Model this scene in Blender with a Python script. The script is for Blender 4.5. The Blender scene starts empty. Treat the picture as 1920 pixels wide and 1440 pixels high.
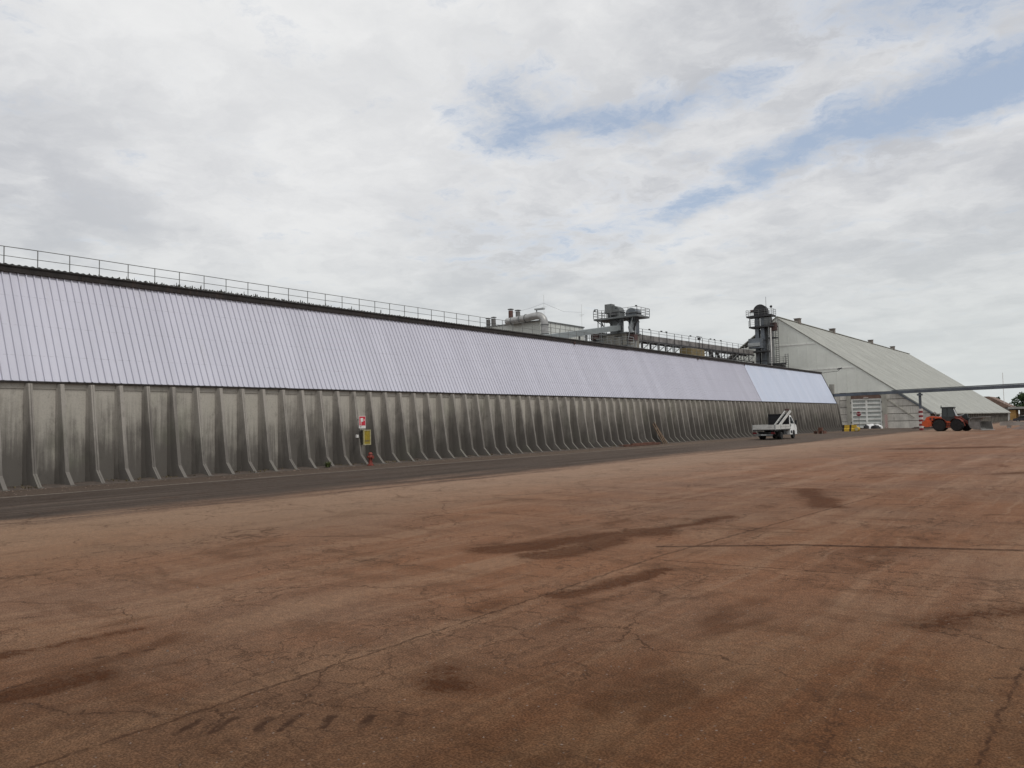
import bpy, math, random
from mathutils import Vector, Matrix, noise
random.seed(7)
scene = bpy.context.scene
COL = scene.collection
R = math.radians

# ------------------------------------------------------------------ camera
cam_d = bpy.data.cameras.new('camera')
cam_d.sensor_width = 36.0
cam_d.lens = 36.0 * 1442.0 / 1920.0
cam_d.clip_end = 6000
cam = bpy.data.objects.new('camera', cam_d)
COL.objects.link(cam)
HEAD, PITCH, ROLL = 37.99, 2.963, 1.2
cam.matrix_world = (Matrix.Translation((0, 0, 2.0)) @ Matrix.Rotation(R(HEAD), 4, 'Z')
                    @ Matrix.Rotation(R(90 + PITCH), 4, 'X') @ Matrix.Rotation(R(-ROLL), 4, 'Z'))
scene.camera = cam

# ------------------------------------------------------------------ light
SUN_EL, SUN_AZ = 58.0, 106.0          # azimuth measured from +Y towards +X
sdir = Vector((math.sin(R(SUN_AZ)) * math.cos(R(SUN_EL)), math.cos(R(SUN_AZ)) * math.cos(R(SUN_EL)), math.sin(R(SUN_EL))))
sun_d = bpy.data.lights.new('sun', 'SUN')
sun_d.energy = 1.5
sun_d.angle = R(14)
sun_d.color = (1.0, 0.96, 0.9)
sun = bpy.data.objects.new('sun', sun_d)
sun.rotation_euler = sdir.to_track_quat('Z', 'Y').to_euler()
COL.objects.link(sun)
scene.view_settings.view_transform = 'Standard'
scene.view_settings.look = 'None'
scene.view_settings.exposure = 0.0
scene.view_settings.gamma = 1.0
scene.view_settings.use_curve_mapping = False
scene.cycles.max_bounces = 5
scene.cycles.diffuse_bounces = 3
scene.cycles.glossy_bounces = 2


class NT:
    """small helper round a node tree"""
    def __init__(s, tree):
        s.t = tree
        s.n = tree.nodes
        s.l = tree.links

    def new(s, typ, **kw):
        n = s.n.new(typ)
        for k, v in kw.items():
            setattr(n, k, v)
        return n

    def put(s, sock, v):
        if isinstance(v, bpy.types.NodeSocket):
            s.l.new(v, sock)
        elif v is not None:
            sock.default_value = v

    def math(s, op, a, b=None, c=None, clamp=False):
        n = s.new('ShaderNodeMath', operation=op)
        n.use_clamp = clamp
        for i, v in enumerate((a, b, c)):
            if v is not None:
                s.put(n.inputs[i], v)
        return n.outputs[0]

    def vm(s, op, a, b=None, scale=None):
        n = s.new('ShaderNodeVectorMath', operation=op)
        s.put(n.inputs[0], a)
        if b is not None:
            s.put(n.inputs[1], b)
        if scale is not None:
            s.put(n.inputs['Scale'], scale)
        return n.outputs['Value'] if op in ('DOT_PRODUCT', 'LENGTH', 'DISTANCE') else n.outputs['Vector']

    def noise(s, vec, scale, detail=4, rough=0.55, dist=0.0, out='Fac'):
        n = s.new('ShaderNodeTexNoise')
        s.put(n.inputs['Vector'], vec)
        n.inputs['Scale'].default_value = scale
        n.inputs['Detail'].default_value = detail
        n.inputs['Roughness'].default_value = rough
        n.inputs['Distortion'].default_value = dist
        return n.outputs[out]

    def voro(s, vec, scale, feature='DISTANCE_TO_EDGE', out='Distance'):
        n = s.new('ShaderNodeTexVoronoi', feature=feature)
        s.put(n.inputs['Vector'], vec)
        n.inputs['Scale'].default_value = scale
        return n.outputs[out]

    def mr(s, v, a, b, c=0.0, d=1.0, smooth=True):
        n = s.new('ShaderNodeMapRange')
        n.interpolation_type = 'SMOOTHSTEP' if smooth else 'LINEAR'
        n.clamp = True
        s.put(n.inputs[0], v)
        for i, q in enumerate((a, b, c, d)):
            s.put(n.inputs[i + 1], q)
        return n.outputs[0]

    def mix(s, f, a, b, typ='MIX'):
        n = s.new('ShaderNodeMix', data_type='RGBA', blend_type=typ)
        s.put(n.inputs[0], f)
        for i, v in ((6, a), (7, b)):
            if isinstance(v, (tuple, list)) and len(v) == 3:
                v = (*v, 1.0)
            s.put(n.inputs[i], v)
        return n.outputs[2]

    def capsule(s, p, a, b):
        a = Vector(a); b = Vector(b)
        if len(a) == 2:
            a = a.to_3d(); b = b.to_3d()
        ba = b - a
        pa = s.vm('SUBTRACT', p, tuple(a))
        t = s.math('MULTIPLY', s.vm('DOT_PRODUCT', pa, tuple(ba)), 1.0 / max(ba.length_squared, 1e-6), clamp=True)
        pr = s.new('ShaderNodeVectorMath', operation='SCALE')
        pr.inputs[0].default_value = tuple(ba)
        s.l.new(t, pr.inputs['Scale'])
        return s.vm('DISTANCE', pa, pr.outputs[0])


# ------------------------------------------------------------------ sky
world = bpy.data.worlds.new('World')
scene.world = world
world.use_nodes = True
w = NT(world.node_tree)
w.n.clear()
STR = 0.1
out = w.new('ShaderNodeOutputWorld')
bg = w.new('ShaderNodeBackground')
bg.inputs['Strength'].default_value = STR
w.l.new(bg.outputs[0], out.inputs[0])
sky = w.new('ShaderNodeTexSky', sky_type='NISHITA')
sky.sun_disc = False
sky.sun_elevation = R(SUN_EL)
sky.sun_rotation = R(SUN_AZ)
sky.air_density = 1.0
sky.dust_density = 1.5
tc = w.new('ShaderNodeTexCoord')
dirv = w.vm('NORMALIZE', tc.outputs['Generated'])
sx = w.new('ShaderNodeSeparateXYZ')
w.l.new(dirv, sx.inputs[0])
zz = w.math('MAXIMUM', sx.outputs[2], 0.0)
den = w.math('ADD', zz, 0.15)
cx = w.new('ShaderNodeCombineXYZ')
w.l.new(w.math('DIVIDE', sx.outputs[0], den), cx.inputs[0])
w.l.new(w.math('DIVIDE', sx.outputs[1], den), cx.inputs[1])
q = cx.outputs[0]
wq = w.vm('ADD', q, w.vm('SCALE', w.vm('SUBTRACT', w.noise(q, 2.6, 2, 0.5, out='Color'), (0.5, 0.5, 0.5)), scale=0.22))
wq = w.vm('ADD', wq, w.vm('SCALE', w.vm('SUBTRACT', w.noise(q, 9.0, 4, 0.6, out='Color'), (0.5, 0.5, 0.5)), scale=0.12))
holes = None
for a, b, r, k in [((-0.10, 1.86), (-0.38, 1.93), 0.17, 1.15), ((-0.38, 1.93), (-0.74, 2.02), 0.11, 1.0), ((-0.74, 2.02), (-1.05, 2.16), 0.10, 0.75),
                   ((-1.05, 1.33), (-1.13, 1.48), 0.15, 0.80), ((-1.04, 1.46), (-0.84, 1.6), 0.12, 0.86), ((-0.84, 1.61), (-0.60, 1.62), 0.09, 0.72),
                   ((-0.25, 1.50), (0.1, 1.72), 0.18, 0.72), ((-1.5, 2.05), (-1.2, 2.1), 0.34, 0.42), ((0.3, 1.7), (0.9, 1.5), 0.25, 1.0)]:
    m = w.math('MULTIPLY', w.mr(w.capsule(wq, a, b), 0.0, r * 1.5, 1.0, 0.0, smooth=False), k)
    holes = m if holes is None else w.math('MAXIMUM', holes, m)
fb = w.noise(wq, 7.0, 7, 0.66)
blue = w.mr(w.math('ADD', holes, w.math('MULTIPLY', w.math('SUBTRACT', fb, 0.5), 2.1)), 0.10, 0.98)
# cloud shading: big soft masses, finer billows only where the cloud breaks up
f1 = w.noise(wq, 1.1, 2, 0.5)
f2 = w.noise(w.vm('ADD', wq, (3.1, 1.7, 0.4)), 4.2, 6, 0.58)
brk = w.mr(holes, 0.0, 0.35)
sh = w.math('ADD', w.math('MULTIPLY', f1, 0.55), w.math('MULTIPLY', f2, 0.45))
sh = w.math('ADD', sh, w.math('MULTIPLY', w.math('SUBTRACT', fb, 0.5), 0.22))
shade = w.mr(sh, 0.35, 0.66)
cloud = w.mix(shade, (5.25, 5.4, 5.75), (7.8, 7.85, 7.95))
edge = w.math('MULTIPLY', brk, w.mr(fb, 0.40, 0.62))
cloud = w.mix(w.math('MULTIPLY', edge, 0.7), cloud, (8.5, 8.5, 8.55))
glow = w.mr(w.vm('DOT_PRODUCT', dirv, tuple(Vector((-0.66, 0.55, 0.52)).normalized())), 0.90, 1.0)
cloud = w.mix(w.math('MULTIPLY', glow, 0.45), cloud, (9.3, 9.3, 9.2))
hor = w.mr(zz, 0.0, 0.30, 1.0, 0.0)
cloud = w.mix(w.math('MULTIPLY', hor, 0.82), cloud, (6.6, 6.95, 6.85))
skyc = w.mix(0.48, sky.outputs[0], (6.3, 7.2, 8.6))
final = w.mix(w.math('MULTIPLY', blue, w.math('SUBTRACT', 1.0, w.math('MULTIPLY', hor, 0.6))), cloud, skyc)
w.l.new(final, bg.inputs['Color'])


# ------------------------------------------------------------------ materials
M = {}


def newmat(name):
    m = bpy.data.materials.new(name)
    m.use_nodes = True
    t = NT(m.node_tree)
    b = m.node_tree.nodes['Principled BSDF']
    M[name] = m
    return m, t, b


def pos(t):
    return t.new('ShaderNodeNewGeometry').outputs['Position']


def mat(name, col, rough=0.7, metal=0.0, var=0.18, scale=1.5, streak=0.0, grime=None, rnd=0.0, bump=0.0, bscale=30.0, spec=0.4):
    """weathered paint / metal / concrete: colour broken up by two noises and vertical run-off streaks"""
    m, t, b = newmat(name)
    p = pos(t)
    n = t.noise(p, scale, 6, 0.6)
    f = t.noise(p, scale * 9, 4, 0.6)
    c = t.mix(t.mr(n, 0.3, 0.7), tuple(x * (1 - var) for x in col), tuple(min(1, x * (1 + var)) for x in col))
    c = t.mix(t.math('MULTIPLY', t.mr(f, 0.35, 0.7), var * 1.2), c, tuple(x * 0.55 for x in col))
    if streak:
        sn = t.noise(t.vm('MULTIPLY', p, (3.5, 3.5, 0.28)), 1.6, 5, 0.65)
        c = t.mix(t.math('MULTIPLY', t.mr(sn, 0.5, 0.75), streak), c, grime or tuple(x * 0.4 for x in col))
    if rnd:
        oi = t.new('ShaderNodeObjectInfo')
        c = t.mix(1.0, c, t.mix(oi.outputs['Random'], (1 - rnd,) * 3, (1 + rnd * 0.6,) * 3), 'MULTIPLY')
    t.put(b.inputs['Base Color'], c)
    t.put(b.inputs['Roughness'], t.mr(f, 0.2, 0.8, max(0, rough - 0.1), min(1, rough + 0.1)))
    b.inputs['Metallic'].default_value = metal
    b.inputs['Specular IOR Level'].default_value = spec
    if bump:
        bn = t.new('ShaderNodeBump')
        bn.inputs['Strength'].default_value = bump
        bn.inputs['Distance'].default_value = 0.01
        t.put(bn.inputs['Height'], t.noise(p, bscale, 5, 0.6))
        t.l.new(bn.outputs[0], b.inputs['Normal'])
    return m


mat('dark_fascia', (0.030, 0.025, 0.023), 0.75, var=0.4, streak=0.5, grime=(0.07, 0.045, 0.035), scale=2.0)
mat('upper_roof', (0.12, 0.11, 0.10), 0.9, var=0.4, scale=2.5)
mat('galvanised', (0.22, 0.225, 0.225), 0.55, metal=0.4, var=0.2)
mat('rail_steel', (0.20, 0.205, 0.20), 0.6, metal=0.2, var=0.2)
mat('white_cladding', (0.62, 0.64, 0.60), 0.6, var=0.08, streak=0.25, grime=(0.35, 0.34, 0.31), scale=0.5)
mat('gable_cladding', (0.76, 0.785, 0.73), 0.65, var=0.07, streak=0.25, grime=(0.60, 0.61, 0.56), scale=0.25)
mat('shed_roof', (0.345, 0.35, 0.318), 0.85, var=0.10, scale=0.35, rnd=0.025)
mat('concrete_plank', (0.56, 0.54, 0.49), 0.85, var=0.18, streak=0.45, grime=(0.14, 0.125, 0.105), rnd=0.15, scale=0.7, bump=0.3)
mat('old_concrete', (0.17, 0.155, 0.13), 0.9, var=0.35, streak=0.85, grime=(0.05, 0.045, 0.038), scale=1.0, bump=0.4)
mat('pillar_concrete', (0.38, 0.37, 0.325), 0.85, var=0.15, streak=0.3, grime=(0.16, 0.15, 0.13), scale=1.0, bump=0.3)
mat('low_concrete', (0.36, 0.33, 0.30), 0.85, var=0.2, streak=0.3, scale=1.0, bump=0.3)
mat('brown_lintel', (0.16, 0.105, 0.085), 0.85, var=0.25, scale=1.5)
mat('gate_white', (0.80, 0.81, 0.77), 0.55, var=0.1, streak=0.3, grime=(0.33, 0.32, 0.28), scale=1.0)
mat('gate_panel', (0.46, 0.48, 0.46), 0.6, var=0.12, streak=0.25, grime=(0.26, 0.26, 0.24), scale=1.0)
mat('beam_blue', (0.115, 0.13, 0.15), 0.6, var=0.2, streak=0.25, scale=0.8)
mat('steel_grey', (0.175, 0.185, 0.185), 0.6, metal=0.2, var=0.25, streak=0.45, grime=(0.10, 0.085, 0.07), scale=0.9)
mat('steel_blue', (0.17, 0.19, 0.21), 0.55, metal=0.15, var=0.2, streak=0.4, grime=(0.09, 0.09, 0.09), scale=0.9)
mat('steel_light', (0.36, 0.38, 0.38), 0.55, metal=0.2, var=0.2, streak=0.35, grime=(0.2, 0.19, 0.17), scale=0.9)
mat('steel_dark', (0.055, 0.055, 0.058), 0.65, metal=0.2, var=0.35, scale=1.2)
mat('steel_rust', (0.085, 0.05, 0.045), 0.8, var=0.4, scale=1.6)
mat('vent_brown', (0.20, 0.175, 0.155), 0.8, var=0.3, scale=1.6)
mat('station_concrete', (0.29, 0.275, 0.235), 0.85, var=0.2, streak=0.5, grime=(0.13, 0.115, 0.09), scale=0.7)
mat('gallery_side', (0.20, 0.19, 0.18), 0.8, var=0.45, streak=0.5, grime=(0.09, 0.08, 0.075), scale=1.2)
mat('bridge_green', (0.22, 0.245, 0.245), 0.6, var=0.12, scale=0.5)
mat('stack_brown', (0.16, 0.085, 0.07), 0.7, var=0.3, scale=2)
mat('stack_grey', (0.15, 0.145, 0.14), 0.7, var=0.3, scale=2)
mat('duct_metal', (0.42, 0.42, 0.41), 0.45, metal=0.3, var=0.2, streak=0.4, grime=(0.2, 0.18, 0.16), scale=1.5)
mat('ochre', (0.17, 0.13, 0.06), 0.8, var=0.25, scale=1.0, streak=0.3)
mat('ochre_wall', (0.50, 0.30, 0.11), 0.85, var=0.15, scale=0.5)
mat('terracotta', (0.20, 0.135, 0.105), 0.85, var=0.3, scale=1.2)
mat('plaster_grey', (0.36, 0.35, 0.33), 0.85, var=0.15, scale=0.5, streak=0.25)
mat('truck_white', (0.74, 0.75, 0.74), 0.35, var=0.05, scale=2.0, streak=0.12, grime=(0.5, 0.46, 0.41), spec=0.5)
mat('aluminium', (0.60, 0.60, 0.57), 0.5, metal=0.25, var=0.1, scale=3, streak=0.15)
mat('black_plastic', (0.02, 0.02, 0.022), 0.6, var=0.3, scale=4)
mat('rubber', (0.022, 0.021, 0.021), 0.9, var=0.35, scale=6, bump=0.3)
mat('rim_metal', (0.22, 0.21, 0.20), 0.5, metal=0.4, var=0.25, scale=5)
mat('rim_dark', (0.035, 0.033, 0.032), 0.6, metal=0.2, var=0.25, scale=5)
mat('lamp_red', (0.12, 0.012, 0.015), 0.3, var=0.1, scale=5)
mat('lamp_clear', (0.7, 0.7, 0.7), 0.2, var=0.05, scale=5)
mat('loader_orange', (0.56, 0.085, 0.02), 0.4, var=0.15, scale=2.0, streak=0.35, grime=(0.16, 0.05, 0.03), spec=0.5)
mat('loader_grime', (0.19, 0.040, 0.024), 0.6, var=0.4, scale=2.5, streak=0.5, grime=(0.05, 0.025, 0.02))
mat('loader_dark', (0.035, 0.04, 0.04), 0.6, var=0.3, scale=2.0)
mat('bucket_steel', (0.27, 0.265, 0.25), 0.5, metal=0.4, var=0.25, scale=2.0, streak=0.4, grime=(0.13, 0.10, 0.085))
mat('red_paint', (0.36, 0.03, 0.03), 0.5, var=0.2, scale=4)
mat('hydrant_red', (0.20, 0.035, 0.024), 0.6, var=0.3, scale=8, streak=0.4, grime=(0.13, 0.05, 0.035))
mat('sign_red', (0.56, 0.03, 0.055), 0.45, var=0.08, scale=8)
mat('sign_dark_red', (0.22, 0.02, 0.03), 0.5, var=0.1, scale=8)
mat('white_paint', (0.74, 0.73, 0.70), 0.5, var=0.1, scale=6, streak=0.15)
mat('band_white', (0.70, 0.64, 0.60), 0.55, var=0.12, scale=4, streak=0.2)
mat('band_red', (0.26, 0.03, 0.035), 0.55, var=0.2, scale=4)
mat('cabinet_yellow', (0.30, 0.225, 0.02), 0.5, var=0.2, scale=8)
mat('cabinet_frame', (0.38, 0.345, 0.19), 0.6, var=0.2, scale=8, streak=0.3)
mat('cabinet_body', (0.05, 0.045, 0.035), 0.7, var=0.3, scale=5)
mat('barrier_yellow', (0.50, 0.32, 0.03), 0.7, var=0.25, scale=5, streak=0.3, grime=(0.22, 0.14, 0.05))
mat('black_paint', (0.03, 0.022, 0.018), 0.7, var=0.3, scale=6)
mat('cream', (0.52, 0.45, 0.25), 0.7, var=0.25, scale=5)
mat('white_sheet', (0.78, 0.78, 0.77), 0.45, var=0.06, scale=4, bump=0.4, bscale=8)
mat('wood_red', (0.14, 0.065, 0.045), 0.85, var=0.35, scale=3, bump=0.3)
mat('wood_pale', (0.36, 0.27, 0.19), 0.85, var=0.2, scale=3)
mat('wood_brown', (0.12, 0.08, 0.05), 0.85, var=0.3, scale=3)
mat('bark', (0.07, 0.055, 0.04), 0.95, var=0.3, scale=4, bump=0.5)
mat('dirt', (0.085, 0.066, 0.054), 0.95, var=0.3, scale=2.5, bump=0.8, bscale=18)
mat('gravel_heap', (0.17, 0.12, 0.10), 0.95, var=0.3, scale=2.0, bump=1.0, bscale=6)
mat('stone_dust', (0.17, 0.125, 0.10), 0.9, var=0.6, scale=9)
mat('car_dark', (0.03, 0.03, 0.04), 0.3, var=0.1, scale=3, spec=0.6)


def glassmat(name, col):
    m, t, b = newmat(name)
    b.inputs['Base Color'].default_value = (*col, 1)
    b.inputs['Roughness'].default_value = 0.08
    b.inputs['Specular IOR Level'].default_value = 0.6
    return m


glassmat('dark_glass', (0.015, 0.02, 0.02))


def leafmat(name, col):
    m, t, b = newmat(name)
    p = pos(t)
    c = t.mix(t.mr(t.noise(p, 1.2, 3), 0.3, 0.7), tuple(x * 0.6 for x in col), tuple(x * 1.35 for x in col))
    t.put(b.inputs['Base Color'], c)
    b.inputs['Roughness'].default_value = 0.7
    b.inputs['Specular IOR Level'].default_value = 0.2
    b.inputs['Transmission Weight'].default_value = 0.0
    return m


leafmat('leaf', (0.045, 0.08, 0.028))
leafmat('leaf_dark', (0.03, 0.052, 0.022))
leafmat('weed_leaf', (0.07, 0.085, 0.03))
leafmat('dry_leaf', (0.13, 0.105, 0.055))
leafmat('moss_dark', (0.045, 0.042, 0.028))


def sheetmat(name, col, tint, lines):
    """coated roof sheet: slight tone change from sheet to sheet, purlin lines, faint dusting"""
    m, t, b = newmat(name)
    p = pos(t)
    oi = t.new('ShaderNodeObjectInfo')
    c = t.mix(t.mr(t.noise(t.vm('MULTIPLY', p, (1, 1.5, 0.35)), 0.55, 5, 0.6), 0.3, 0.7), col, tint)
    c = t.mix(1.0, c, t.mix(oi.outputs['Random'], (0.96,) * 3, (1.02,) * 3), 'MULTIPLY')
    st = t.noise(t.vm('MULTIPLY', p, (1, 9, 0.25)), 1.3, 5, 0.6)
    c = t.mix(t.math('MULTIPLY', t.mr(st, 0.52, 0.8), 0.18), c, tuple(x * 0.72 for x in col))
    sz = t.new('ShaderNodeSeparateXYZ')
    t.l.new(p, sz.inputs[0])
    # rows of screws on the purlins leave faint dirt marks
    zr = t.math('ABSOLUTE', t.math('SUBTRACT', t.math('FRACT', t.math('DIVIDE', t.math('SUBTRACT', sz.outputs[2], 4.4), 1.22)), 0.5))
    ln = t.math('MULTIPLY', t.mr(zr, 0.0, 0.022, 1.0, 0.0), t.mr(t.noise(p, 9.0, 3), 0.42, 0.62))
    c = t.mix(t.math('MULTIPLY', ln, lines), c, tuple(x * 0.62 for x in col))
    dirt = t.math('MULTIPLY', t.mr(t.noise(t.vm('MULTIPLY', p, (1, 2.2, 0.5)), 0.8, 5, 0.7), 0.56, 0.72), t.mr(t.noise(p, 7.0, 3, 0.7), 0.35, 0.6))
    c = t.mix(t.math('MULTIPLY', dirt, 0.25), c, (col[0] * 0.75, col[1] * 0.72, col[2] * 0.62))
    t.put(b.inputs['Base Color'], c)
    bn = t.new('ShaderNodeBump')
    bn.inputs['Strength'].default_value = 0.10
    bn.inputs['Distance'].default_value = 0.05
    t.put(bn.inputs['Height'], t.noise(t.vm('MULTIPLY', p, (1, 2.0, 0.6)), 1.6, 2, 0.5))
    t.l.new(bn.outputs[0], b.inputs['Normal'])
    b.inputs['Roughness'].default_value = 0.42
    b.inputs['Specular IOR Level'].default_value = 0.45
    return m


sheetmat('roof_sheet', (0.555, 0.555, 0.63), (0.585, 0.585, 0.66), 0.6)
sheetmat('roof_sheet_pale', (0.52, 0.575, 0.69), (0.56, 0.605, 0.715), 0.15)


def wallmat(name, light, dark):
    """precast wall: pale bands under the eave that the rain does not reach, algae runs lower down"""
    m, t, b = newmat(name)
    p = pos(t)
    oi = t.new('ShaderNodeObjectInfo')
    sz = t.new('ShaderNodeSeparateXYZ')
    t.l.new(p, sz.inputs[0])
    n1 = t.noise(p, 0.9, 6, 0.6)
    runs = t.noise(t.vm('MULTIPLY', p, (2.0, 6.0, 0.30)), 1.35, 6, 0.70)
    k = t.math('ADD', t.math('MULTIPLY', t.math('SUBTRACT', runs, 0.5), 4.2), t.math('MULTIPLY', t.math('SUBTRACT', n1, 0.5), 3.4))
    k = t.math('ADD', k, t.math('MULTIPLY', t.math('SUBTRACT', oi.outputs['Random'], 0.5), 1.7))
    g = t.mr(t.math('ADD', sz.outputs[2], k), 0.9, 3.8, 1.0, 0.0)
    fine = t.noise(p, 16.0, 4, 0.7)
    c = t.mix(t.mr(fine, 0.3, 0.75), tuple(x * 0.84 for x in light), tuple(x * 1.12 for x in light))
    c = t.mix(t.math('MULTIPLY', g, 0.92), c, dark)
    c = t.mix(t.math('MULTIPLY', t.mr(fine, 0.5, 0.8), 0.35), c, tuple(x * 0.6 for x in dark))
    blot = t.mr(t.noise(t.vm('MULTIPLY', p, (1, 1.3, 0.8)), 1.7, 4, 0.7), 0.54, 0.70)
    c = t.mix(t.math('MULTIPLY', blot, 0.32), c, tuple(x * 0.75 for x in dark))
    green = t.mr(t.noise(t.vm('ADD', p, (0, 30.0, 0)), 0.45, 3), 0.52, 0.7)
    c = t.mix(t.math('MULTIPLY', green, 0.14), c, (light[0] * 0.62, light[1] * 0.72, light[2] * 0.56))
    chalk = t.mr(t.noise(t.vm('MULTIPLY', p, (1, 1.6, 1)), 2.4, 6, 0.7), 0.66, 0.78)
    c = t.mix(t.math('MULTIPLY', chalk, 0.4), c, (0.30, 0.285, 0.26))
    t.put(b.inputs['Base Color'], c)
    b.inputs['Roughness'].default_value = 0.97
    b.inputs['Specular IOR Level'].default_value = 0.08
    bn = t.new('ShaderNodeBump')
    bn.inputs['Strength'].default_value = 0.35
    bn.inputs['Distance'].default_value = 0.01
    t.put(bn.inputs['Height'], t.noise(p, 26.0, 6, 0.65))
    t.l.new(bn.outputs[0], b.inputs['Normal'])
    return m


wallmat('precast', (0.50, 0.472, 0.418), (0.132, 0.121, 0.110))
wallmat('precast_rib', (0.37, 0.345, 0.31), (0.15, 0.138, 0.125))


# ------------------------------------------------------------------ ground shader
def ground_shader(t, b, p, road):
    P2 = t.vm('MULTIPLY', p, (1, 1, 0))
    sp = t.new('ShaderNodeSeparateXYZ')
    t.l.new(p, sp.inputs[0])
    wob = t.vm('SUBTRACT', t.noise(P2, 0.55, 2, 0.6, out='Color'), (0.5, 0.5, 0.5))
    wob2 = t.vm('SUBTRACT', t.noise(P2, 4.5, 4, 0.70, out='Color'), (0.5, 0.5, 0.5))
    pw = t.vm('ADD', P2, t.vm('SCALE', wob, scale=0.8))
    pw = t.vm('ADD', pw, t.vm('SCALE', wob2, scale=0.22))
    n1 = t.noise(P2, 0.16, 3, 0.6)
    n2 = t.noise(P2, 0.7, 5, 0.66)
    sweep = t.noise(t.vm('MULTIPLY', pw, (1.1, 0.07, 1)), 0.8, 4, 0.62)
    ps = t.vm('ADD', P2, t.vm('SCALE', wob, scale=0.45))
    sweep2 = t.noise(t.vm('MULTIPLY', ps, (4.2, 0.07, 1)), 0.9, 6, 0.74)
    fine = t.noise(P2, 60.0, 2, 0.7)
    mid = t.noise(P2, 11.0, 5, 0.74)
    ripple = t.noise(t.vm('MULTIPLY', t.vm('ADD', pw, (4.0, 2.0, 0)), (0.30, 1.5, 1)), 0.9, 4, 0.65)
    c = t.mix(t.mr(n1, 0.36, 0.64), (0.142, 0.076, 0.050), (0.128, 0.080, 0.060))
    c = t.mix(t.math('MULTIPLY', t.mr(n2, 0.50, 0.68), 0.5), c, (0.160, 0.088, 0.060))
    c = t.mix(t.math('MULTIPLY', t.mr(n2, 0.48, 0.32), 0.5), c, (0.098, 0.060, 0.043))
    c = t.mix(t.math('MULTIPLY', t.mr(sweep, 0.50, 0.66), 0.6), c, (0.185, 0.122, 0.090))
    c = t.mix(t.math('MULTIPLY', t.mr(sweep, 0.46, 0.30), 0.6), c, (0.094, 0.050, 0.034))
    c = t.mix(t.math('MULTIPLY', t.mr(sweep2, 0.52, 0.66), 0.45), c, (0.190, 0.126, 0.094))
    c = t.mix(t.math('MULTIPLY', t.mr(sweep2, 0.46, 0.30), 0.55), c, (0.086, 0.047, 0.032))
    c = t.mix(t.math('MULTIPLY', t.mr(ripple, 0.54, 0.66), 0.42), c, (0.082, 0.046, 0.031))
    c = t.mix(t.math('MULTIPLY', t.mr(ripple, 0.46, 0.34), 0.35), c, (0.182, 0.116, 0.084))
    # damp / oily patches, each with its own ragged outline
    st = None
    for a, bb, r, k in STAINS:
        m = t.math('MULTIPLY', t.mr(t.capsule(pw, a, bb), 0.0, r * 1.25, 1.0, 0.0, smooth=False), k)
        st = m if st is None else t.math('MAXIMUM', st, m)
    rag = t.math('ADD', t.math('MULTIPLY', t.math('SUBTRACT', n2, 0.5), 0.7), t.math('MULTIPLY', t.math('SUBTRACT', mid, 0.5), 0.75))
    hal = t.mr(t.math('ADD', st, t.math('MULTIPLY', rag, 0.8)), 0.10, 0.60)
    core = t.math('MULTIPLY', t.mr(t.math('ADD', st, t.math('MULTIPLY', rag, 1.5)), 0.38, 0.62), t.mr(t.math('ADD', t.math('MULTIPLY', mid, 0.55), t.math('MULTIPLY', sweep2, 0.45)), 0.38, 0.56, 0.45, 1.0))
    stm = t.math('ADD', t.math('MULTIPLY', hal, 0.38), t.math('MULTIPLY', core, 0.62))
    stm = t.math('MULTIPLY', stm, t.mr(st, 0.0, 0.12))
    rs = t.mr(t.math('ADD', t.noise(t.vm('ADD', t.vm('MULTIPLY', pw, (1, 0.45, 1)), (13.0, 7.0, 0)), 0.55, 4, 0.65), t.math('MULTIPLY', rag, 0.14)), 0.57, 0.68)
    stm = t.math('MAXIMUM', stm, t.math('MULTIPLY', rs, 0.6))
    c = t.mix(t.math('MULTIPLY', stm, 0.88), c, (0.052, 0.023, 0.013))
    # pale dry dusty band along the road edge and asphalt of the road
    xw = t.math('ADD', sp.outputs[0], t.math('ADD', t.math('MULTIPLY', t.math('SUBTRACT', sweep, 0.5), 6.5), t.math('ADD', t.math('MULTIPLY', t.math('SUBTRACT', sweep2, 0.5), 3.4), t.math('MULTIPLY', t.math('SUBTRACT', mid, 0.5), 0.9))))
    pale = t.math('MULTIPLY', t.mr(xw, -20.5, -18.6), t.mr(xw, -17.5, -10.0, 1.0, 0.0))
    c = t.mix(t.math('MULTIPLY', pale, 0.62), c, (0.190, 0.138, 0.106))
    asph = t.mix(t.mr(sweep2, 0.36, 0.64), (0.070, 0.058, 0.050), (0.108, 0.089, 0.077))
    asph = t.mix(t.math('MULTIPLY', t.mr(mid, 0.5, 0.7), 0.35), asph, (0.135, 0.110, 0.093))
    asph = t.mix(t.math('MULTIPLY', t.mr(sweep, 0.5, 0.34), 0.5), asph, (0.052, 0.041, 0.035))
    verge = t.mr(t.math('ADD', sp.outputs[0], t.math('MULTIPLY', t.math('SUBTRACT', n2, 0.5), 0.6)), -27.9, -27.6, 1.0, 0.0)
    asph = t.mix(t.math('MULTIPLY', verge, 0.65), asph, (0.122, 0.097, 0.080))
    rd = t.mr(xw, -21.3, -18.4, 1.0, 0.0)
    c = t.mix(rd, c, asph)
    # brightness falloff painted into the ground colour: dark by the camera, brighter with distance
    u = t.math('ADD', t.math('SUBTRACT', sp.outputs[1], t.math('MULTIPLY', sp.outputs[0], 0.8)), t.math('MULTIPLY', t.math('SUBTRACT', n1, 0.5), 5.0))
    yard_falloff = t.mix(t.mr(u, 4.5, 12.5), (0.88, 0.76, 0.56), (1.56, 1.50, 1.34))
    yard_falloff = t.mix(t.mr(u, 14.0, 42.0), yard_falloff, (1.88, 1.90, 1.84))
    road_falloff = t.mix(t.mr(u, 32.0, 90.0), (1.0, 0.99, 0.98), (1.45, 1.42, 1.38))  # road colour brightens with distance as well
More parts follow.
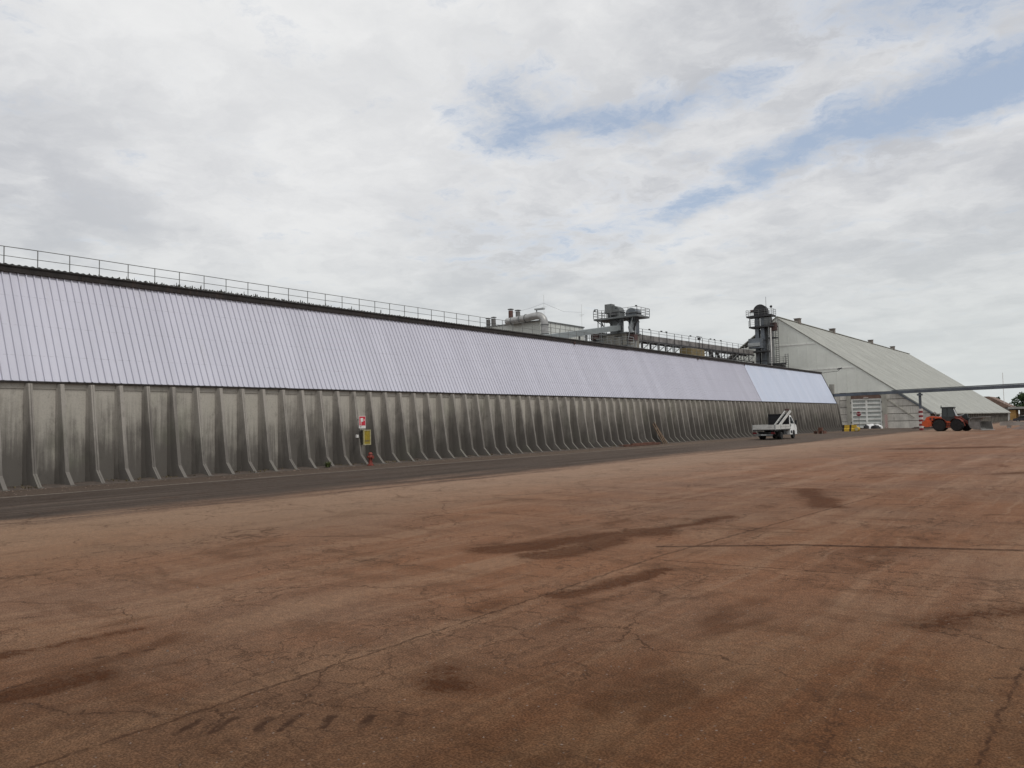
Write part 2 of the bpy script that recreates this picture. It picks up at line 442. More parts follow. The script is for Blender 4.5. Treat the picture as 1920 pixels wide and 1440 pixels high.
    c = t.mix(1.0, c, t.mix(rd, yard_falloff, road_falloff), 'MULTIPLY')
    c = t.mix(t.math('MULTIPLY', t.math('MULTIPLY', rd, t.mr(t.math('ADD', sweep2, t.math('MULTIPLY', rag, 0.2)), 0.50, 0.66)), 0.4), c, (0.165, 0.128, 0.105))
    # grit
    c = t.mix(t.math('MULTIPLY', t.mr(fine, 0.35, 0.62), 0.8), c, t.mix(1.0, c, (0.42, 0.40, 0.38), 'MULTIPLY'))
    c = t.mix(t.math('MULTIPLY', t.mr(mid, 0.40, 0.66), 0.8), c, t.mix(1.0, c, (1.42, 1.38, 1.34), 'MULTIPLY'))
    spk = t.new('ShaderNodeTexVoronoi', feature='F1')
    t.l.new(P2, spk.inputs['Vector'])
    spk.inputs['Scale'].default_value = 26.0
    sr = t.new('ShaderNodeSeparateColor')
    t.l.new(spk.outputs['Color'], sr.inputs[0])
    dot = t.math('MULTIPLY', t.mr(spk.outputs['Distance'], 0.16, 0.30, 1.0, 0.0), t.mr(sr.outputs[0], 0.95, 0.98))
    c = t.mix(t.math('MULTIPLY', dot, 0.6), c, (0.26, 0.21, 0.18))
    dot2 = t.math('MULTIPLY', t.mr(spk.outputs['Distance'], 0.16, 0.34, 1.0, 0.0), t.mr(sr.outputs[1], 0.80, 0.90))
    c = t.mix(t.math('MULTIPLY', dot2, 0.5), c, (0.06, 0.04, 0.032))
    # cracks: coarse net, fine alligator net in places, long pavement joints
    pc = t.vm('ADD', P2, t.vm('SCALE', wob2, scale=0.42))
    pc = t.vm('ADD', pc, t.vm('SCALE', wob, scale=1.3))
    d1 = t.math('DIVIDE', t.voro(pc, 0.42), 0.42)
    d2 = t.math('DIVIDE', t.voro(t.vm('ADD', pc, (5.0, 3.0, 0)), 1.9), 1.9)
    k1 = t.math('MULTIPLY', t.mr(d1, 0.004, 0.020, 1.0, 0.0), t.mr(t.noise(P2, 0.5, 2), 0.44, 0.58))
    k2 = t.math('MULTIPLY', t.mr(d2, 0.003, 0.015, 1.0, 0.0), t.mr(t.noise(t.vm('ADD', P2, (9.0, 2.0, 0)), 0.38, 2), 0.44, 0.56))
    halo = t.math('MULTIPLY', t.mr(d1, 0.0, 0.14, 1.0, 0.0), t.mr(t.noise(t.vm('ADD', P2, (2.0, 12.0, 0)), 0.6, 2), 0.5, 0.68))
    cr = t.math('MAXIMUM', k1, t.math('MULTIPLY', k2, 0.8))
    pj = t.vm('ADD', P2, t.vm('SCALE', wob2, scale=0.16))
    jn = None
    for a, bb, r, k in JOINTS:
        m = t.math('MULTIPLY', t.mr(t.capsule(pj, a, bb), r * 0.3, r, 1.0, 0.0), k)
        jn = m if jn is None else t.math('MAXIMUM', jn, m)
    jn = t.math('MULTIPLY', jn, t.mr(mid, 0.30, 0.55))
    c = t.mix(t.math('MULTIPLY', halo, 0.35), c, (0.070, 0.036, 0.022))
    c = t.mix(t.math('MULTIPLY', cr, 0.68), c, (0.036, 0.020, 0.013))
    c = t.mix(t.math('MULTIPLY', jn, 0.85), c, (0.038, 0.020, 0.013))
    t.put(b.inputs['Base Color'], c)
    t.put(b.inputs['Roughness'], t.mr(mid, 0.3, 0.7, 0.78, 0.95))
    b.inputs['Specular IOR Level'].default_value = 0.03
    h = t.math('ADD', t.math('MULTIPLY', fine, 0.35), t.math('MULTIPLY', mid, 0.65))
    bn = t.new('ShaderNodeBump')
    bn.inputs['Strength'].default_value = 0.8
    bn.inputs['Distance'].default_value = 0.016
    t.put(bn.inputs['Height'], h)
    t.l.new(bn.outputs[0], b.inputs['Normal'])


STAINS = [((-7.9, 9.6), (-6.7, 12.6), 0.62, 1.0), ((-6.9, 9.4), (-6.8, 11.2), 0.55, 1.0), ((-6.7, 12.8), (-6.35, 15.4), 0.36, 0.9),
          ((-5.2, 7.5), (-4.8, 9.4), 0.26, 1.0), ((-6.9, 22.0), (-5.2, 18.0), 0.7, 0.75), ((-6.8, 2.2), (-6.75, 3.0), 0.30, 0.9),
          ((-8.1, 2.7), (-7.8, 3.9), 0.22, 0.7), ((-4.45, 4.75), (-4.1, 4.5), 0.36, 0.7), ((-9.9, 50.8), (-5.6, 54.5), 1.8, 0.85),
          ((-19.2, 11.9), (-18.3, 13.2), 0.3, 0.9), ((-3.2, 30.0), (-1.0, 34.0), 0.8, 0.6), ((-1.6, 8.3), (-0.6, 9.6), 0.4, 0.6)]
JOINTS = [((-5.20, 1.0), (-5.40, 10.5), 0.030, 0.85), ((-5.40, 10.5), (-4.80, 21.0), 0.04, 0.8), ((-5.8, 11.15), (-4.0, 12.4), 0.10, 1.0),
          ((-4.0, 12.4), (-1.1, 13.5), 0.13, 1.0), ((-1.1, 13.5), (3.0, 15.0), 0.12, 0.9), ((-5.2, 10.1), (-2.7, 10.45), 0.035, 0.9),
          ((-0.74, 4.4), (-0.66, 7.3), 0.022, 0.9), ((-0.66, 7.3), (-0.4, 10.2), 0.022, 0.6)]
# imprint left by the lugs of a big tyre
for i in range(11):
    x, y = -5.73 + i * 0.178, 2.22 + i * 0.151
    k = (0.35, 0.4, 0.25, 0.45, 1, 0.95, 1, 1, 1, 1, 0.55)[i]
    j1, j2, j3 = random.uniform(-0.03, 0.03), random.uniform(0.7, 1.35), random.uniform(0.038, 0.066)
    JOINTS.append(((x + 0.05 + j1, y - 0.09 * j2 + j1), (x - 0.05 * j2 + j1, y + 0.09 * j2), j3, k))
for i in range(3):
    JOINTS.append(((-7.22 + i * 0.07, 3.17 + i * 0.19), (-7.2 + i * 0.07, 3.23 + i * 0.19), 0.045, 0.8))

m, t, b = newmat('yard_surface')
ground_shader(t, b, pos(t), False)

m, t, b = newmat('worn_line')
p = pos(t)
wn = t.math('ADD', t.math('MULTIPLY', t.noise(p, 6.0, 5, 0.7), 0.6), t.math('MULTIPLY', t.noise(p, 0.35, 3), 0.4))
t.put(b.inputs['Base Color'], t.mix(t.mr(wn, 0.36, 0.56), (0.10, 0.083, 0.072), (0.25, 0.215, 0.18)))
b.inputs['Roughness'].default_value = 0.9

m, t, b = newmat('hazard_stripes')
p = pos(t)
sp = t.new('ShaderNodeSeparateXYZ'); t.l.new(p, sp.inputs[0])
f = t.math('FRACT', t.math('DIVIDE', t.math('ADD', sp.outputs[2], t.math('MULTIPLY', sp.outputs[0], -0.9)), 0.34))
t.put(b.inputs['Base Color'], t.mix(t.math('GREATER_THAN', f, 0.5), (0.62, 0.58, 0.54), (0.26, 0.06, 0.05)))
b.inputs['Roughness'].default_value = 0.7


# ------------------------------------------------------------------ mesh helpers
ABS = {}


class MB:
    def __init__(s):
        s.v = []; s.f = []

    def quad(s, *pts):
        n = len(s.v); s.v += [tuple(p) for p in pts]; s.f.append(tuple(range(n, n + len(pts)))); return s

    def box(s, x0, x1, y0, y1, z0, z1):
        n = len(s.v)
        s.v += [(x0, y0, z0), (x1, y0, z0), (x1, y1, z0), (x0, y1, z0), (x0, y0, z1), (x1, y0, z1), (x1, y1, z1), (x0, y1, z1)]
        s.f += [tuple(n + i for i in q) for q in ((0, 3, 2, 1), (4, 5, 6, 7), (0, 1, 5, 4), (1, 2, 6, 5), (2, 3, 7, 6), (3, 0, 4, 7))]
        return s

    def cbox(s, x0, x1, y0, y1, z0, z1, c):
        """box with chamfered vertical and top edges"""
        n = len(s.v)
        rings = [(z0, 0.0), (z1 - c, 0.0), (z1, c)]
        for z, i in rings:
            a0, a1, b0, b1 = x0 + i, x1 - i, y0 + i, y1 - i
            s.v += [(a0 + c, b0, z), (a1 - c, b0, z), (a1, b0 + c, z), (a1, b1 - c, z), (a1 - c, b1, z), (a0 + c, b1, z), (a0, b1 - c, z), (a0, b0 + c, z)]
        for k in range(2):
            for i in range(8):
                j = (i + 1) % 8
                s.f.append((n + k * 8 + i, n + k * 8 + j, n + k * 8 + 8 + j, n + k * 8 + 8 + i))
        s.f.append(tuple(n + 16 + i for i in range(8)))
        s.f.append(tuple(n + 7 - i for i in range(8)))
        return s

    def prism(s, prof, axis, a, b):
        """closed 2-D profile extruded along an axis: 'x' profile (y,z), 'y' profile (x,z), 'z' profile (x,y)"""
        n = len(s.v); k = len(prof)
        def P(u, v, c):
            return {'x': (c, u, v), 'y': (u, c, v), 'z': (u, v, c)}[axis]
        s.v += [P(u, v, a) for u, v in prof] + [P(u, v, b) for u, v in prof]
        s.f.append(tuple(n + i for i in range(k)))
        s.f.append(tuple(n + 2 * k - 1 - i for i in range(k)))
        for i in range(k):
            j = (i + 1) % k
            s.f.append((n + i, n + j, n + k + j, n + k + i))
        return s

    def bar(s, a, b, w, h=None, up=(0, 0, 1)):
        """rectangular bar between two points"""
        h = h or w
        a = Vector(a); b = Vector(b); d = (b - a).normalized(); u = Vector(up)
        if abs(d.dot(u)) > 0.98:
            u = Vector((0, 1, 0))
        r = d.cross(u).normalized(); u = r.cross(d).normalized()
        n = len(s.v)
        for e in (a, b):
            for sx_, sz_ in ((-1, -1), (1, -1), (1, 1), (-1, 1)):
                s.v.append(tuple(e + r * sx_ * w / 2 + u * sz_ * h / 2))
        s.f += [tuple(n + i for i in q_) for q_ in ((0, 1, 2, 3), (7, 6, 5, 4), (0, 4, 5, 1), (1, 5, 6, 2), (2, 6, 7, 3), (3, 7, 4, 0))]
        return s

    def tube(s, pts, r, n=8, cap=True):
        pts = [Vector(p) for p in pts]
        if not isinstance(r, (list, tuple)):
            r = [r] * len(pts)
        base = len(s.v)
        prev = None
        for i, p in enumerate(pts):
            d = (pts[min(i + 1, len(pts) - 1)] - pts[max(i - 1, 0)]).normalized()
            u = Vector((0, 0, 1)) if abs(d.z) < 0.95 else Vector((1, 0, 0))
            if prev is not None:
                u = prev
            a = d.cross(u).normalized(); u = a.cross(d).normalized(); prev = u
            for k in range(n):
                th = 2 * math.pi * k / n
                s.v.append(tuple(p + (a * math.cos(th) + u * math.sin(th)) * r[i]))
        for i in range(len(pts) - 1):
            for k in range(n):
                j = (k + 1) % n
                s.f.append((base + i * n + k, base + i * n + j, base + (i + 1) * n + j, base + (i + 1) * n + k))
        if cap:
            s.f.append(tuple(base + n - 1 - k for k in range(n)))
            s.f.append(tuple(base + (len(pts) - 1) * n + k for k in range(n)))
        return s

    def lathe(s, prof, c=(0, 0, 0), axis='z', n=16):
        base = len(s.v)
        for r, h in prof:
            for k in range(n):
                th = 2 * math.pi * k / n
                a, b_ = r * math.cos(th), r * math.sin(th)
                p = {'z': (a, b_, h), 'x': (h, a, b_), 'y': (a, h, b_)}[axis]
                s.v.append((p[0] + c[0], p[1] + c[1], p[2] + c[2]))
        for i in range(len(prof) - 1):
            for k in range(n):
                j = (k + 1) % n
                s.f.append((base + i * n + k, base + i * n + j, base + (i + 1) * n + j, base + (i + 1) * n + k))
        s.f.append(tuple(base + n - 1 - k for k in range(n)))
        s.f.append(tuple(base + (len(prof) - 1) * n + k for k in range(n)))
        return s

    def mesh(s, name, smooth=False, fix=True):
        me = bpy.data.meshes.new(name)
        me.from_pydata(s.v, [], s.f)
        if fix:
            import bmesh
            bm = bmesh.new(); bm.from_mesh(me)
            bmesh.ops.recalc_face_normals(bm, faces=bm.faces)
            bm.to_mesh(me); bm.free()
        if smooth:
            for f in me.polygons:
                f.use_smooth = True
            try:
                me.set_sharp_from_angle(angle=R(38))
            except Exception:
                pass
        me.update()
        return me

    def build(s, name, material, parent=None, loc=(0, 0, 0), smooth=False, **kw):
        return place(name, s.mesh(name, smooth), material, parent, loc, **kw)


def tag(o, label=None, cat=None, group=None, kind=None):
    for k, v in (('label', label), ('category', cat), ('group', group), ('kind', kind)):
        if v:
            o[k] = v
    return o


def place(name, me, material, parent=None, loc=(0, 0, 0), label=None, cat=None, group=None, kind=None, rotz=0.0):
    """link mesh as one object; loc is in the coordinates of the whole thing"""
    if material and not me.materials:
        me.materials.append(M[material])
    o = bpy.data.objects.new(name, me)
    COL.objects.link(o)
    loc = Vector(loc)
    if parent is not None:
        o.parent = parent
        o.location = loc - ABS[parent.name]
    else:
        o.location = loc
    if rotz:
        o.rotation_euler = (0, 0, rotz)
    ABS[o.name] = loc
    return tag(o, label, cat, group, kind)


def root(name, loc, label, cat, group=None, rotz=None):
    """Empty at the base of a thing; parts are given in world coordinates unless the thing is turned"""
    o = bpy.data.objects.new(name, None)
    o.empty_display_size = 0.3
    COL.objects.link(o)
    o.location = loc
    if rotz is not None:
        o.rotation_euler = (0, 0, rotz)
        ABS[o.name] = Vector((0, 0, 0))
    else:
        ABS[o.name] = Vector(loc)
    return tag(o, label, cat, group)


# ------------------------------------------------------------------ ground
g = MB()
xs = [-2500, -600, -200, -80, -40, -20, 0, 20, 60, 200, 600, 2500]
ys = [-2500, -600, -100, -30, 0, 30, 60, 100, 150, 300, 700, 3000]
for i in range(len(xs) - 1):
    for j in range(len(ys) - 1):
        g.quad((xs[i], ys[j], 0), (xs[i + 1], ys[j], 0), (xs[i + 1], ys[j + 1], 0), (xs[i], ys[j + 1], 0))
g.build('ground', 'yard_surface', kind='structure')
ln = MB()
for k in range(26):
    y = -6 + k * 2.4
    xo = -27.75 + 0.05 * math.sin(k * 0.7)
    xo2 = -27.75 + 0.05 * math.sin((k + 1) * 0.7)
    ln.quad((xo - 0.07, y, 0.004), (xo + 0.07, y, 0.004), (xo2 + 0.07, y + 2.4, 0.004), (xo2 - 0.07, y + 2.4, 0.004))
ln.build('road_edge_line', 'worn_line', kind='structure')

# ------------------------------------------------------------------ long storage hall
Y0, PIT, NP = 11.6 - 4 * 2.242, 2.242, 52
YE = Y0 + NP * PIT
hall = root('storage_hall', (-36.9, (Y0 + YE) / 2, 0), 'long low hall with ribbed concrete wall and lilac grey corrugated sheet roof', 'warehouse')
XF = -32.36                                       # face of the wall slabs


def rib_mesh(name, h0, h1, half=0):
    """buttress: deep foot, kink, taper to the top; half=-1/+1 for the halves that meet at a joint"""
    mb = MB()
    rows = [(0.0, -31.0), (0.26, -31.27), (0.52, -31.52), (1.4, -31.66), (2.6, -31.84), (3.9, -32.04)]
    lo, hi = h0, h1
    for z, xf in rows:
        fr, rt = (0.072, 0.13)
        a0, a1 = (-fr, fr) if half == 0 else ((0.006, fr) if half > 0 else (-fr, -0.006))
        b0, b1 = (-rt, rt) if half == 0 else ((0.006, rt) if half > 0 else (-rt, -0.006))
        mid0, mid1 = a0 * 1.12 if a0 < -0.01 else a0, a1 * 1.12 if a1 > 0.01 else a1
        mb.v += [(XF - 0.02, b0, z), (XF + (xf - XF) * 0.3, mid0, z), (xf, a0, z), (xf, a1, z), (XF + (xf - XF) * 0.3, mid1, z), (XF - 0.02, b1, z)]
    for i in range(len(rows) - 1):
        for k in range(6):
            j = (k + 1) % 6
            mb.f.append((i * 6 + k, i * 6 + j, (i + 1) * 6 + j, (i + 1) * 6 + k))
    n = (len(rows) - 1) * 6
    mb.f.append(tuple(range(6))); mb.f.append(tuple(n + k for k in range(6)))
    w0, w1 = (-0.11, 0.11) if half == 0 else ((0.006, 0.11) if half > 0 else (-0.11, -0.006))
    mb.box(-31.10, -30.93, w0, w1, -0.05, 0.035)
    return mb.mesh(name)


me_rib = rib_mesh('rib', 0, 0)
me_rl = rib_mesh('rib_half_a', 0, 0, 1)
me_rr = rib_mesh('rib_half_b', 0, 0, -1)
sl = MB()
sl.box(XF - 0.16, XF, 0.006, PIT - 0.006, -0.1, 3.72)
sl.box(XF - 0.16, XF + 0.03, 0.006, PIT - 0.006, 3.72, 3.93)
me_slab = sl.mesh('wall_panel')
me_hole = MB().lathe([(0.022, 0.0), (0.022, -0.012)], axis='y', n=8).mesh('lifting_hole')
for k in range(NP):
    y = Y0 + k * PIT
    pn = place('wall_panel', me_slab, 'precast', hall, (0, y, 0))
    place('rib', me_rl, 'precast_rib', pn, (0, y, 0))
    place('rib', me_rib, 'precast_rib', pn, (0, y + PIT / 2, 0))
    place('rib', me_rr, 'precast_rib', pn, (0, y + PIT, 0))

# roof: lower edge (-32.32, 4.05), upper edge (-34.35, 8.5)
RB, RT = Vector((-32.30, 0, 4.05)), Vector((-34.36, 0, 8.52))
rd = (RT - RB).normalized()
rn = Vector((rd.z, 0, -rd.x))                    # outward normal


def sheet_mesh(name, width, nrib, hgt, foot, top, gap=0.0):
    mb = MB()
    prof = []
    for i in range(nrib):
        c = (i + 0.5) * width / nrib
        if gap:                                     # open lap groove beside each rib
            prof += [(c - foot / 2 - gap, 0), (c - foot / 2 - gap * 0.8, -0.030), (c - foot / 2 - 0.002, -0.030)]
        prof += [(c - foot / 2, 0), (c - top / 2, hgt), (c + top / 2, hgt), (c + foot / 2, 0)]
    prof = [(0, 0)] + prof + [(width, 0)]
    for e in (RB - rd * 0.06, RT + rd * 0.10):
        for y, h in prof:
            p = e + rn * h
            mb.v.append((p.x, y, p.z))
    k = len(prof)
    for i in range(k - 1):
        mb.f.append((i, i + 1, k + i + 1, k + i))
    for e in (RB - rd * 0.06, RT + rd * 0.10):      # underside
        for y, h in prof:
            p = e + rn * (h - 0.004)
            mb.v.append((p.x, y, p.z))
    for i in range(k - 1):
        mb.f.append((2 * k + i + 1, 2 * k + i, 3 * k + i, 3 * k + i + 1))
        mb.f.append((i + 1, i, 2 * k + i, 2 * k + i + 1))
    return mb.mesh(name, fix=False)


YS = 88.43
W1 = (YS - Y0) / 75
W2 = (YE - YS) / 27
ms1 = sheet_mesh('roof_sheet', W1, 4, 0.045, 0.060, 0.034, 0.019)
ms2 = sheet_mesh('roof_sheet_fine', W2, 8, 0.016, 0.07, 0.03)
for k in range(75):
    off = rn * (0.004 * (k % 2)) + rd * random.uniform(-0.02, 0.02)
    place('roof_sheet', ms1, 'roof_sheet', hall, (off.x, Y0 + k * W1, off.z))
for k in range(27):
    off = rn * (0.03 + 0.003 * (k % 2))
    place('roof_sheet', ms2, 'roof_sheet_pale', hall, (off.x, YS + k * W2, off.z))
mb = MB()
mb.bar(RB + rn * 0.05 + Vector((0, YS, 0)), RT + rn * 0.05 + Vector((0, YS, 0)), 0.10, 0.05, up=rn)
mb.build('joint_strip', 'roof_sheet', hall)
# eave flashing and rust-stained angle under the sheets
MB().box(-32.70, -32.20, Y0, YE, 3.932, 4.0).build('eave_angle', 'dark_fascia', hall)
# ridge side fascia in lengths
L = (YE - Y0) / 20
for k in range(20):
    y = Y0 + k * L
    thin = y > YS - 30
    b_ = 8.44 if not thin else 8.50
    mb = MB().box(-34.40, -34.20, y, y + L - 0.012, b_, 8.70)
    mb.box(-34.20, -34.165, y, y + L - 0.012, 8.66, 8.70)
    mb.build('fascia', 'dark_fascia', hall)
    MB().box(-34.22, -34.15, y, y + L - 0.012, 8.702, 8.722).build('drip_edge', 'steel_grey', hall)
# corrugated upper roof sheets: their wavy ends show above the fascia

NW = 24 * 6
mb = MB()
for lay in (0, -0.012):
    for (x, z) in ((-34.16, 8.742), (-36.9, 8.83)):
        for i in range(NW + 1):
            yy = (L - 0.004) * i / NW
            mb.v.append((x, yy, z + 0.020 * math.sin(2 * math.pi * i / 6) + lay))
k = NW + 1
for i in range(NW):
    mb.f += [(i, i + 1, k + i + 1, k + i), (2 * k + i + 1, 2 * k + i, 3 * k + i, 3 * k + i + 1), (i + 1, i, 2 * k + i, 2 * k + i + 1)]
me_up = mb.mesh('upper_roof_sheet', fix=False)
for kk in range(20):
    place('upper_roof_sheet', me_up, 'upper_roof', hall, (0, Y0 + kk * L, 0.004 * (kk % 2)))
MB().box(-37.2, -34.45, Y0, YE, 8.60, 8.70).build('roof_deck', 'dark_fascia', hall)
# far slope, far wall, end walls
mb = MB()
mb.quad((-36.9, Y0, 8.82), (-36.9, YE, 8.82), (-39.5, YE, 8.66), (-39.5, Y0, 8.66))
mb.quad((-39.5, Y0, 8.66), (-39.5, YE, 8.66), (-41.5, YE, 4.05), (-41.5, Y0, 4.05))
mb.build('rear_roof', 'roof_sheet', hall)
MB().box(-41.54, -41.3, Y0, YE, -0.1, 4.04).build('rear_wall', 'precast', hall)
for y, s in ((Y0, 1), (YE, -1)):
    MB().prism([(-41.28, -0.1), (-32.64, -0.1), (-32.64, 4.0), (-41.28, 4.0)], 'y', y + 0.06 * s, y + 0.2 * s).build('end_wall', 'precast', hall)
    MB().prism([(-41.28, 4.01), (-32.46, 4.01), (-34.44, 8.58), (-39.3, 8.58)], 'y', y + 0.06 * s, y + 0.12 * s).build('end_cladding', 'roof_sheet', hall)
    mb = MB().bar(RB + rn * 0.04 + Vector((0, y, 0)) - rd * 0.1, RT + rn * 0.04 + Vector((0, y, 0)), 0.09, 0.12, up=rn)
    mb.build('verge_trim', 'dark_fascia', hall)
# guard rail along the roof edge
gr = MB()
for zr_, rr_ in ((9.60, 0.017), (9.23, 0.014)):
    gr.tube([(-35.0 + random.uniform(-0.012, 0.012), Y0 + i * 2.5, zr_ + random.uniform(-0.012, 0.012)) for i in range(int((YE - 24 - Y0) / 2.5) + 1)], rr_, 6)
grail = gr.build('guard_rail', 'rail_steel', hall)
me_post = MB().tube([(-35.0, 0, 8.76), (-35.0, 0, 9.61)], 0.021, 6).mesh('post')
k = -7
while 11.66 + k * 1.236 < YE - 24:
    po = place('post', me_post, 'rail_steel', grail, (random.uniform(-0.01, 0.01), 11.66 + k * 1.236 + random.uniform(-0.03, 0.03), 0))
    k += 1
# brackets seen under the fascia
for y in (52.0, 75.5, 88.4):
    MB().box(-34.19, -34.10, y, y + 0.12, 8.30, 8.52).build('bracket', 'steel_rust', hall)
# moss and seedlings on the roof edge
mb = MB()
for i in range(330):
    y = random.gauss(21.5, 4.5)
    if y < 14 or y > 34:
        continue
    x = random.uniform(-34.5, -34.12)
    h = random.uniform(0.02, 0.06) if random.random() < 0.9 else random.uniform(0.08, 0.20)
    for j in range(3):
        a = random.uniform(0, 6.28); w_ = random.uniform(0.015, 0.04)
        mb.quad((x - w_ * math.cos(a), y - w_ * math.sin(a), 8.76), (x + w_ * math.cos(a), y + w_ * math.sin(a), 8.76),
                (x + w_ * 0.6 * math.cos(a + .4), y + w_ * 0.6 * math.sin(a + .4), 8.77 + h), (x - 0.3 * w_, y, 8.77 + h * 0.8))
mb.build('roof_moss', 'moss_dark', kind='stuff', label='dark moss and seedlings growing along the roof edge', cat='moss')

# dirt washed up against the feet of the wall
mb = MB()
NYd, NXd = 460, 5
for i in range(NYd + 1):
    y = Y0 + (YE - Y0) * i / NYd
    for j in range(NXd + 1):
        u = j / NXd
        x = -32.36 + u * (1.6 + 0.4 * noise.noise((y * 0.5, 3, 0)))
        h = (0.07 + 0.12 * max(0, noise.noise((y * 0.9, u * 2.0, 5)) + 0.25)) * (1 - u) ** 0.7 * (0.3 + u * 1.6 if u < 0.45 else 1.02)
        mb.v.append((x, y, h + (-0.01 if j == NXd else 0.006)))
for i in range(NYd):
    for j in range(NXd):
        a = i * (NXd + 1) + j
        mb.f.append((a, a + 1, a + NXd + 2, a + NXd + 1))
mb.build('dirt_bank', 'dirt', kind='stuff', label='brown dirt washed up along the foot of the ribbed wall', cat='dirt', smooth=True)

mb = MB()
rg = random.Random(4)
for i in range(900):
    y = rg.uniform(Y0, 75)
    if noise.noise((y * 0.35, 0, 9)) < -0.05:
        continue
    x = rg.uniform(-32.3, -30.95)
    h = rg.uniform(0.03, 0.10) * (1.6 if rg.random() < 0.08 else 1)
    for j in range(4):
        a = rg.uniform(0, 6.28); w_ = rg.uniform(0.006, 0.016)
        tx, ty = x + math.cos(a) * h * 0.6, y + math.sin(a) * h * 0.6
        mb.quad((x - w_, y - w_, 0.03), (x + w_, y + w_, 0.03), (tx + w_ * 0.3, ty, 0.04 + h), (tx - w_ * 0.3, ty, 0.04 + h * 0.9))
mb.build('dry_grass', 'dry_leaf', kind='stuff', label='sparse dry grass in the dirt at the wall foot', cat='grass')
mb = MB()
for i in range(1100):
    y = rg.uniform(Y0, 70); x = -30.9 + abs(rg.gauss(0, 1.1)) - 0.7 * (rg.random() < 0.5)
    s = rg.uniform(0.012, 0.035) * (2.0 if rg.random() < 0.04 else 1)
    n0 = len(mb.v)
    for k in range(5):
        th = 1.2566 * k + rg.random() * 0.6
        mb.v.append((x + s * math.cos(th), y + s * math.sin(th), 0.0))
    mb.v.append((x, y, s * rg.uniform(0.6, 1.1) + 0.03 * (x < -30.9)))
    for k in range(5):
        mb.f.append((n0 + k, n0 + (k + 1) % 5, n0 + 5))
mb.build('wall_foot_rubble', 'stone_dust', kind='stuff', label='small rubble strewn along the verge beside the ribbed wall', cat='rubble')

# ------------------------------------------------------------------ fire point on the wall
fs = root('fire_hose_sign', (-31.35, 27.25, 1.92), 'red and white fire hose sign fixed above the yellow hose cabinet', 'sign')
MB().box(-31.42, -31.40, 27.02, 27.48, 1.93, 2.58).build('plate', 'white_paint', fs)
MB().box(-31.398, -31.394, 27.045, 27.455, 2.08, 2.555).build('red_field', 'sign_red', fs)
mb = MB().box(-31.393, -31.388, 27.12, 27.30, 2.28, 2.47)
mb.box(-31.393, -31.388, 27.13, 27.17, 2.12, 2.28)
mb.quad((-31.388, 27.33, 2.36), (-31.388, 27.37, 2.32), (-31.388, 27.41, 2.36), (-31.388, 27.37, 2.42))
mb.build('hose_symbol', 'white_paint', fs)
MB().box(-31.393, -31.388, 27.06, 27.18, 2.0, 2.025).build('lettering_bar', 'black_paint', fs)
MB().tube([(-31.44, 27.25, 2.4), (-32.24, 27.3, 2.4)], 0.02, 6).build('bracket', 'steel_grey', fs)

hc = root('hose_cabinet', (-31.4, 27.53, 1.05), 'yellow fronted fire hose cabinet with cream frame hung between two ribs', 'cabinet')
MB().box(-31.62, -31.37, 27.29, 27.76, 1.06, 1.83).build('body', 'cabinet_body', hc)
mb = MB()
for a in ((27.27, 27.33, 1.04, 1.85), (27.72, 27.78, 1.04, 1.85)):
    mb.box(-31.39, -31.33, a[0], a[1], a[2], a[3])
mb.box(-31.39, -31.33, 27.33, 27.72, 1.04, 1.10); mb.box(-31.39, -31.33, 27.33, 27.72, 1.79, 1.85)
mb.build('frame', 'cabinet_frame', hc)
dr = MB().box(-31.368, -31.35, 27.332, 27.718, 1.102, 1.788).build('door', 'cabinet_yellow', hc)
MB().box(-31.349, -31.344, 27.40, 27.66, 1.22, 1.30).build('label_plate', 'ochre', dr)
MB().tube([(-31.6, 27.4, 1.45), (-32.24, 27.4, 1.45)], 0.025, 6).build('bracket', 'steel_dark', hc)
MB().box(-31.68, -31.59, 27.02, 27.16, 1.44, 1.60).build('alarm_box', 'white_paint', label='small white box fixed on a rib beside the yellow hose cabinet', cat='box')

hy = root('fire_hydrant', (-30.45, 26.95, 0), 'red cast iron pillar hydrant at the foot of the ribbed wall', 'hydrant')
MB().lathe([(0.17, 0), (0.17, 0.05), (0.12, 0.07), (0.105, 0.10), (0.095, 0.36), (0.12, 0.40), (0.125, 0.47), (0.105, 0.50), (0.10, 0.56), (0.115, 0.58), (0.10, 0.63), (0.06, 0.67), (0.03, 0.68)], (-30.45, 26.95, 0), n=16).build('barrel', 'hydrant_red', hy, smooth=True)
for s in (-1, 1):
    MB().lathe([(0.055, 0.08), (0.055, 0.15), (0.065, 0.155), (0.065, 0.19), (0.03, 0.2)] if s > 0 else [(0.055, -0.08), (0.055, -0.15), (0.065, -0.155), (0.065, -0.19), (0.03, -0.2)], (-30.45, 26.95, 0.44), 'y', 10).build('outlet', 'hydrant_red', hy)
MB().lathe([(0.06, 0.08), (0.06, 0.16), (0.07, 0.165), (0.07, 0.2)], (-30.45, 26.95, 0.42), 'x', 10).build('outlet', 'hydrant_red', hy)


def weed(x, y, h, n, label, z=0.03):
    mb = MB()
    for i in range(n):
        a = random.uniform(0, 6.28); t_ = random.uniform(0.2, 1); hh = h * random.uniform(0.4, 1)
        bx, by = x + math.cos(a) * 0.25 * h * t_, y + math.sin(a) * 0.4 * h * t_
        w_ = h * random.uniform(0.06, 0.14)
        tip = (bx + math.cos(a) * h * 0.35, by + math.sin(a) * h * 0.35, z + hh)
        mb.quad((bx - w_ * math.sin(a), by + w_ * math.cos(a), z + hh * 0.35), (bx, by, z), (bx + w_ * math.sin(a), by - w_ * math.cos(a), z + hh * 0.4), tip)
    return mb.build('weed', 'weed_leaf', label=label, cat='weed')


weed(-30.9, 24.55, 0.33, 60, 'bushy green weed at the wall foot a few ribs short of the hydrant')

